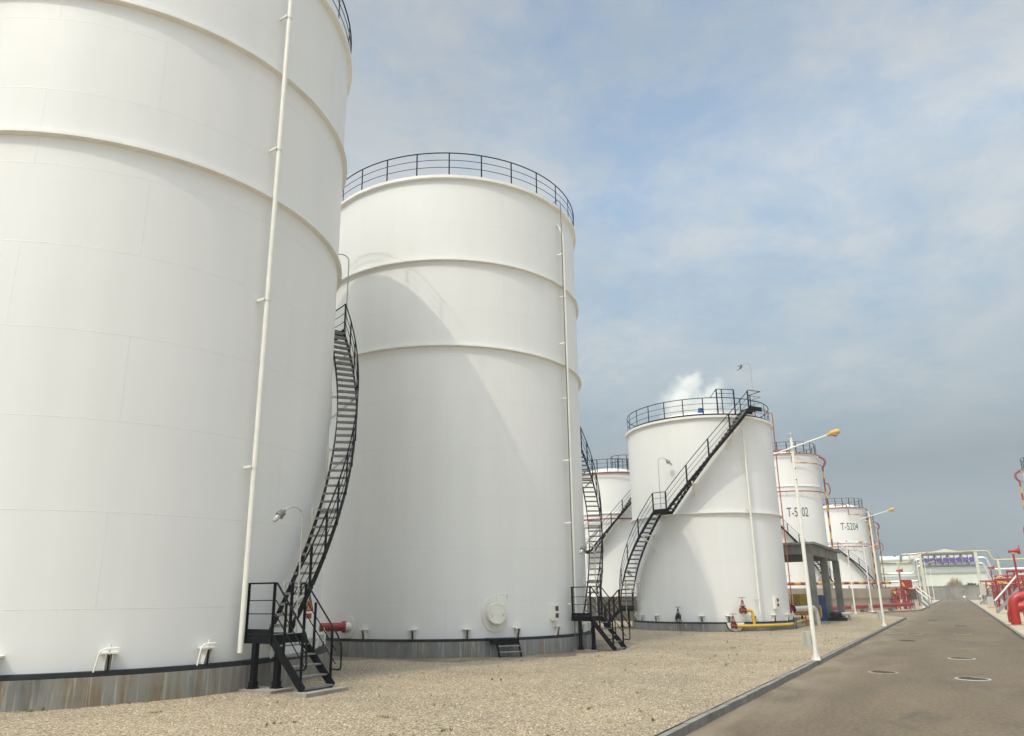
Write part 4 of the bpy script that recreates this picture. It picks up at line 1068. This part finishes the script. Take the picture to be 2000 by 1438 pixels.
for v in (-16.2, -5.2): b.dome(P(276, v, 13.4), .5, .8, 10, 4)
b.build('roof_vent', M['truss'], wa)
b = MB(); k = len(b.v)
for u in (258, 271):
    for v, z in ((-11, 12.6), (-1.6, 14.7), (5.2, 13.0), (5.2, 11.95), (-11, 11.95)): b.v.append(P(u, v, z))
b.face([k+i for i in range(5)]); b.face([k+5+i for i in range(5)][::-1])
for i in range(5): j = (i+1) % 5; b.face([k+i, k+5+i, k+5+j, k+j])
b.build('gable', M['shedroof'], wa)
wb = thing('warehouse', P(244, 1, 0), 'flat fronted white warehouse with a grey green band right behind the far wall', 'warehouse')
b = MB(); b.box(P(246, .4, 3.6), (15.2, 12, 7.2), (DV, DU, UP)); b.build('wall', M['shedwhite'], wb)
b = MB(); b.box(P(245.8, .4, 7.9), (15.6, 12.4, 1.4), (DV, DU, UP)); b.build('fascia', M['shedband'], wb)
b = MB(); b.box(P(245.8, .4, 8.66), (15.9, 12.7, .14), (DV, DU, UP)); b.build('roof', M['shedroof'], wb)
wc = thing('warehouse', P(236, 13, 0), 'small low white shed seen through the pipes right of the gantry', 'warehouse')
b = MB(); b.box(P(238, 11.2, 3), (5, 8, 6), (DV, DU, UP)); b.build('wall', M['shedwhite'], wc)
b = MB(); b.box(P(238, 11.2, 6.1), (5.4, 8.4, .2), (DV, DU, UP)); b.build('roof', M['shedroof'], wc)
b = MB()
for _ in range(260):
    v = random.gauss(-.6, 1.1); tuft(b, P(214.5+random.uniform(0, 2), v, 2.4), random.uniform(1.4, 2.9)*math.exp(-((v+.3)/2.2)**2)+.6, 3, .3, .035)
tag(b.build('dry_grass', M['drygrass']), 'tall dry grass showing over the far wall', 'grass', None, 'stuff')
bu = thing('bush', P(215, 3.0, 0), 'low dark green bush peeping over the far wall', 'bush')
b = MB()
for _ in range(300):
    tuft(b, P(215+random.gauss(0, .5), 3.1+random.gauss(0, .75), 2.9+abs(random.gauss(0, .4))), .45, 2, .4, .07)
b.build('foliage', M['bush'], bu)
b = MB()
for i in range(5): b.tube([P(215, 2.3+i*.4, 0), P(215, 2.2+i*.45, 3.3)], [.06, .03], 6)
b.build('stem', M['brown'], bu)

# ---------------------------------------------------------------- steam plume behind the third tank
m, nt, bs = nmat('steam'); nt.nodes.remove(bs)
out = nt.nodes['Material Output']; vol = N(nt, 'ShaderNodeVolumePrincipled'); nt.links.new(vol.outputs[0], out.inputs['Volume'])
vol.inputs['Color'].default_value = (.97, .97, .96, 1); vol.inputs['Anisotropy'].default_value = -.25
tc = N(nt, 'ShaderNodeTexCoord').outputs['Object']
ns = N(nt, 'ShaderNodeTexNoise'); ns.inputs['Scale'].default_value = .28; ns.inputs['Detail'].default_value = 6; ns.inputs['Roughness'].default_value = .6; nt.links.new(tc, ns.inputs['Vector'])
mx = N(nt, 'ShaderNodeVectorMath', operation='SUBTRACT'); nt.links.new(ns.outputs['Color'], mx.inputs[0]); mx.inputs[1].default_value = (.5, .5, .5)
ms = N(nt, 'ShaderNodeVectorMath', operation='SCALE'); nt.links.new(mx.outputs[0], ms.inputs[0]); ms.inputs['Scale'].default_value = 7.5
av = N(nt, 'ShaderNodeVectorMath', operation='ADD'); nt.links.new(tc, av.inputs[0]); nt.links.new(ms.outputs[0], av.inputs[1])
acc = None
for (cx, cz, r) in ((2.0, -2.6, 4.2), (-3.0, -1.2, 4.4), (-.6, 2.8, 3.3), (4.6, .9, 3.2), (-4.6, -3.2, 2.8), (6.0, -4.8, 3.5)):
    d = N(nt, 'ShaderNodeVectorMath', operation='DISTANCE'); nt.links.new(av.outputs[0], d.inputs[0]); d.inputs[1].default_value = (cx, 0, cz)
    q = N(nt, 'ShaderNodeMapRange'); q.inputs['From Min'].default_value = r; q.inputs['From Max'].default_value = r*.35; q.inputs['To Min'].default_value = 0; q.inputs['To Max'].default_value = 1
    nt.links.new(d.outputs['Value'], q.inputs['Value'])
    if acc is None: acc = q.outputs[0]
    else:
        x = N(nt, 'ShaderNodeMath', operation='MAXIMUM'); nt.links.new(acc, x.inputs[0]); nt.links.new(q.outputs[0], x.inputs[1]); acc = x.outputs[0]
dn = N(nt, 'ShaderNodeMath', operation='MULTIPLY'); nt.links.new(acc, dn.inputs[0]); dn.inputs[1].default_value = .30; nt.links.new(dn.outputs[0], vol.inputs['Density'])
b = MB(); b.box((40.2, 144.6, 42.0), (22, 12, 17)); so = b.build('steam', m, None, (40.2, 144.6, 42.0))
tag(so, 'white steam plume rising behind the yellow-piped tank', 'steam', None, 'stuff')

m, nt, bs = nmat('haze'); nt.nodes.remove(bs)
hv = N(nt, 'ShaderNodeVolumePrincipled'); nt.links.new(hv.outputs[0], nt.nodes['Material Output'].inputs['Volume'])
hv.inputs['Color'].default_value = (.88, .93, .97, 1); hv.inputs['Density'].default_value = .00055; hv.inputs['Anisotropy'].default_value = .1
b = MB(); b.box((40, 160, 33), (860, 740, 72)); tag(b.build('haze', m, None, (40, 160, 33)), 'thin pale haze in the air over the yard', 'haze', None, 'stuff')
# ---------------------------------------------------------------- sky, sun, camera
AZ, EL = 231.0, 53.5                                  # direction towards the sun (angle from +x, elevation)
wd = bpy.data.worlds.new('World'); sc.world = wd; wd.use_nodes = True
nt = wd.node_tree; bg = nt.nodes['Background']
sky = N(nt, 'ShaderNodeTexSky'); sky.sky_type = 'NISHITA'; sky.sun_disc = False
sky.sun_elevation = R_(EL); sky.sun_rotation = R_(90-AZ); sky.air_density = 1.0; sky.dust_density = 3.0; sky.ozone_density = 1.0
tc = N(nt, 'ShaderNodeTexCoord').outputs['Generated']
sx = N(nt, 'ShaderNodeSeparateXYZ'); nt.links.new(tc, sx.inputs[0])
zz = N(nt, 'ShaderNodeMath', operation='MAXIMUM'); nt.links.new(sx.outputs[2], zz.inputs[0]); zz.inputs[1].default_value = 0
za = N(nt, 'ShaderNodeMath', operation='ADD'); nt.links.new(zz.outputs[0], za.inputs[0]); za.inputs[1].default_value = .22
dvd = N(nt, 'ShaderNodeVectorMath', operation='DIVIDE'); nt.links.new(tc, dvd.inputs[0])
cv = N(nt, 'ShaderNodeCombineXYZ')
for i in range(3): nt.links.new(za.outputs[0], cv.inputs[i])
nt.links.new(cv.outputs[0], dvd.inputs[1])
pl = mapping(nt, dvd.outputs[0], (1, 1, 0), (2.6, 11.85, 0))
c1 = noise(nt, pl, 1.15, 9, .62, .35)
c2 = noise(nt, pl, 5.5, 7, .66, .25)
cm = mix(nt, .40, c1, c2)
cover_ = ramp(nt, cm, [(.36, .16), (.54, 1.0)])
bw = N(nt, 'ShaderNodeRGBToBW'); nt.links.new(sky.outputs[0], bw.inputs[0])
c3 = noise(nt, mapping(nt, pl, (1, 1, 1), (4.4, 8.1, 0)), 2.6, 7, .62, .5)
cl = mix(nt, 1.0, ramp(nt, c3, [(.32, (2.10, 2.40, 2.66)), (.66, (2.72, 2.88, 3.00))]), bw.outputs[0], 'MULTIPLY')          # bright thin cloud veil in the sky's own brightness
skyc = mix(nt, cover_, mix(nt, 1.0, sky.outputs[0], (1.88, 1.90, 1.66), 'MULTIPLY'), cl)
hz = ramp(nt, zz.outputs[0], [(0.0, 1.0), (.16, .95), (.52, 0.0)])
hb = ramp(nt, noise(nt, mapping(nt, tc, (2, 2, 7)), 1.0, 5), [(.3, (.90, 1.28, 1.55)), (.7, (1.04, 1.43, 1.69))])             # grey blue murk low down
hf = N(nt, 'ShaderNodeMath', operation='MULTIPLY'); nt.links.new(hz, hf.inputs[0]); hf.inputs[1].default_value = .97
# the murk hangs low on the side away from the sun
hd_ = N(nt, 'ShaderNodeVectorMath', operation='DOT_PRODUCT'); nt.links.new(tc, hd_.inputs[0]); hd_.inputs[1].default_value = (cos(R_(AZ)), sin(R_(AZ)), 0)
hm = N(nt, 'ShaderNodeMapRange'); hm.inputs['From Min'].default_value = .15; hm.inputs['From Max'].default_value = -.45; nt.links.new(hd_.outputs['Value'], hm.inputs['Value'])
hq = N(nt, 'ShaderNodeMath', operation='MULTIPLY'); nt.links.new(hf.outputs[0], hq.inputs[0]); nt.links.new(hm.outputs[0], hq.inputs[1])
skyc = mix(nt, hq.outputs[0], skyc, hb)
# sky dimmed towards the sun, shaped to even out the fill light
sdv = N(nt, 'ShaderNodeVectorMath', operation='DOT_PRODUCT'); nt.links.new(tc, sdv.inputs[0])
sdv.inputs[1].default_value = (cos(R_(AZ))*cos(R_(EL)), sin(R_(AZ))*cos(R_(EL)), sin(R_(EL)))
gw = N(nt, 'ShaderNodeMapRange'); gw.inputs['From Min'].default_value = -.15; gw.inputs['From Max'].default_value = 1.0
gw.inputs['To Min'].default_value = 1.0; gw.inputs['To Max'].default_value = .30; nt.links.new(sdv.outputs['Value'], gw.inputs['Value'])
skyc = mix(nt, 1.0, skyc, gw.outputs[0], 'MULTIPLY')
zg = N(nt, 'ShaderNodeMapRange', interpolation_type='SMOOTHSTEP'); zg.inputs['From Min'].default_value = .70; zg.inputs['From Max'].default_value = .97
zg.inputs['To Min'].default_value = 1.0; zg.inputs['To Max'].default_value = 4.4; nt.links.new(zz.outputs[0], zg.inputs['Value'])  # added gain: unseen zenith brightened to fill the shaded tank sides
skyc = mix(nt, 1.0, skyc, zg.outputs[0], 'MULTIPLY')
ug = N(nt, 'ShaderNodeMapRange'); ug.inputs['From Min'].default_value = .42; ug.inputs['From Max'].default_value = .72; ug.inputs['To Min'].default_value = 1.0; ug.inputs['To Max'].default_value = 1.2
nt.links.new(zz.outputs[0], ug.inputs['Value']); skyc = mix(nt, 1.0, skyc, ug.outputs[0], 'MULTIPLY')          # sky also raised slightly towards the top
nt.links.new(skyc, bg.inputs[0]); bg.inputs[1].default_value = .126

sd = Vector((cos(R_(AZ))*cos(R_(EL)), sin(R_(AZ))*cos(R_(EL)), sin(R_(EL))))
sl_ = bpy.data.lights.new('sun', 'SUN'); sl_.energy = 1.3; sl_.angle = R_(.8); sl_.color = (1, .91, .73)
so = bpy.data.objects.new('sun', sl_); COL.objects.link(so); so.rotation_euler = sd.to_track_quat('Z', 'Y').to_euler(); so.location = (0, -20, 60)

cam = bpy.data.cameras.new('camera'); co = bpy.data.objects.new('camera', cam); COL.objects.link(co); sc.camera = co
pt, ro = .25324529, -.01029225
F = Vector((0, cos(pt), sin(pt))); U = Vector((0, -sin(pt), cos(pt))); X = Vector((1, 0, 0))
rt = X*cos(ro)+U*sin(ro); up = -X*sin(ro)+U*cos(ro)
mw = Matrix((rt, up, -F)).transposed().to_4x4(); mw.translation = (0, 0, 2.0); co.matrix_world = mw
cam.sensor_width = 36; cam.lens = 36*1395.016/2000; cam.shift_x = 19.828/2000; cam.shift_y = 85.439/2000
cam.clip_start = .1; cam.clip_end = 4000
vs = sc.view_settings; sc.cycles.volume_bounces = 8; sc.cycles.max_bounces = 12; vs.view_transform = 'Standard'; vs.look = 'None'; vs.gamma = 1; vs.exposure = .26
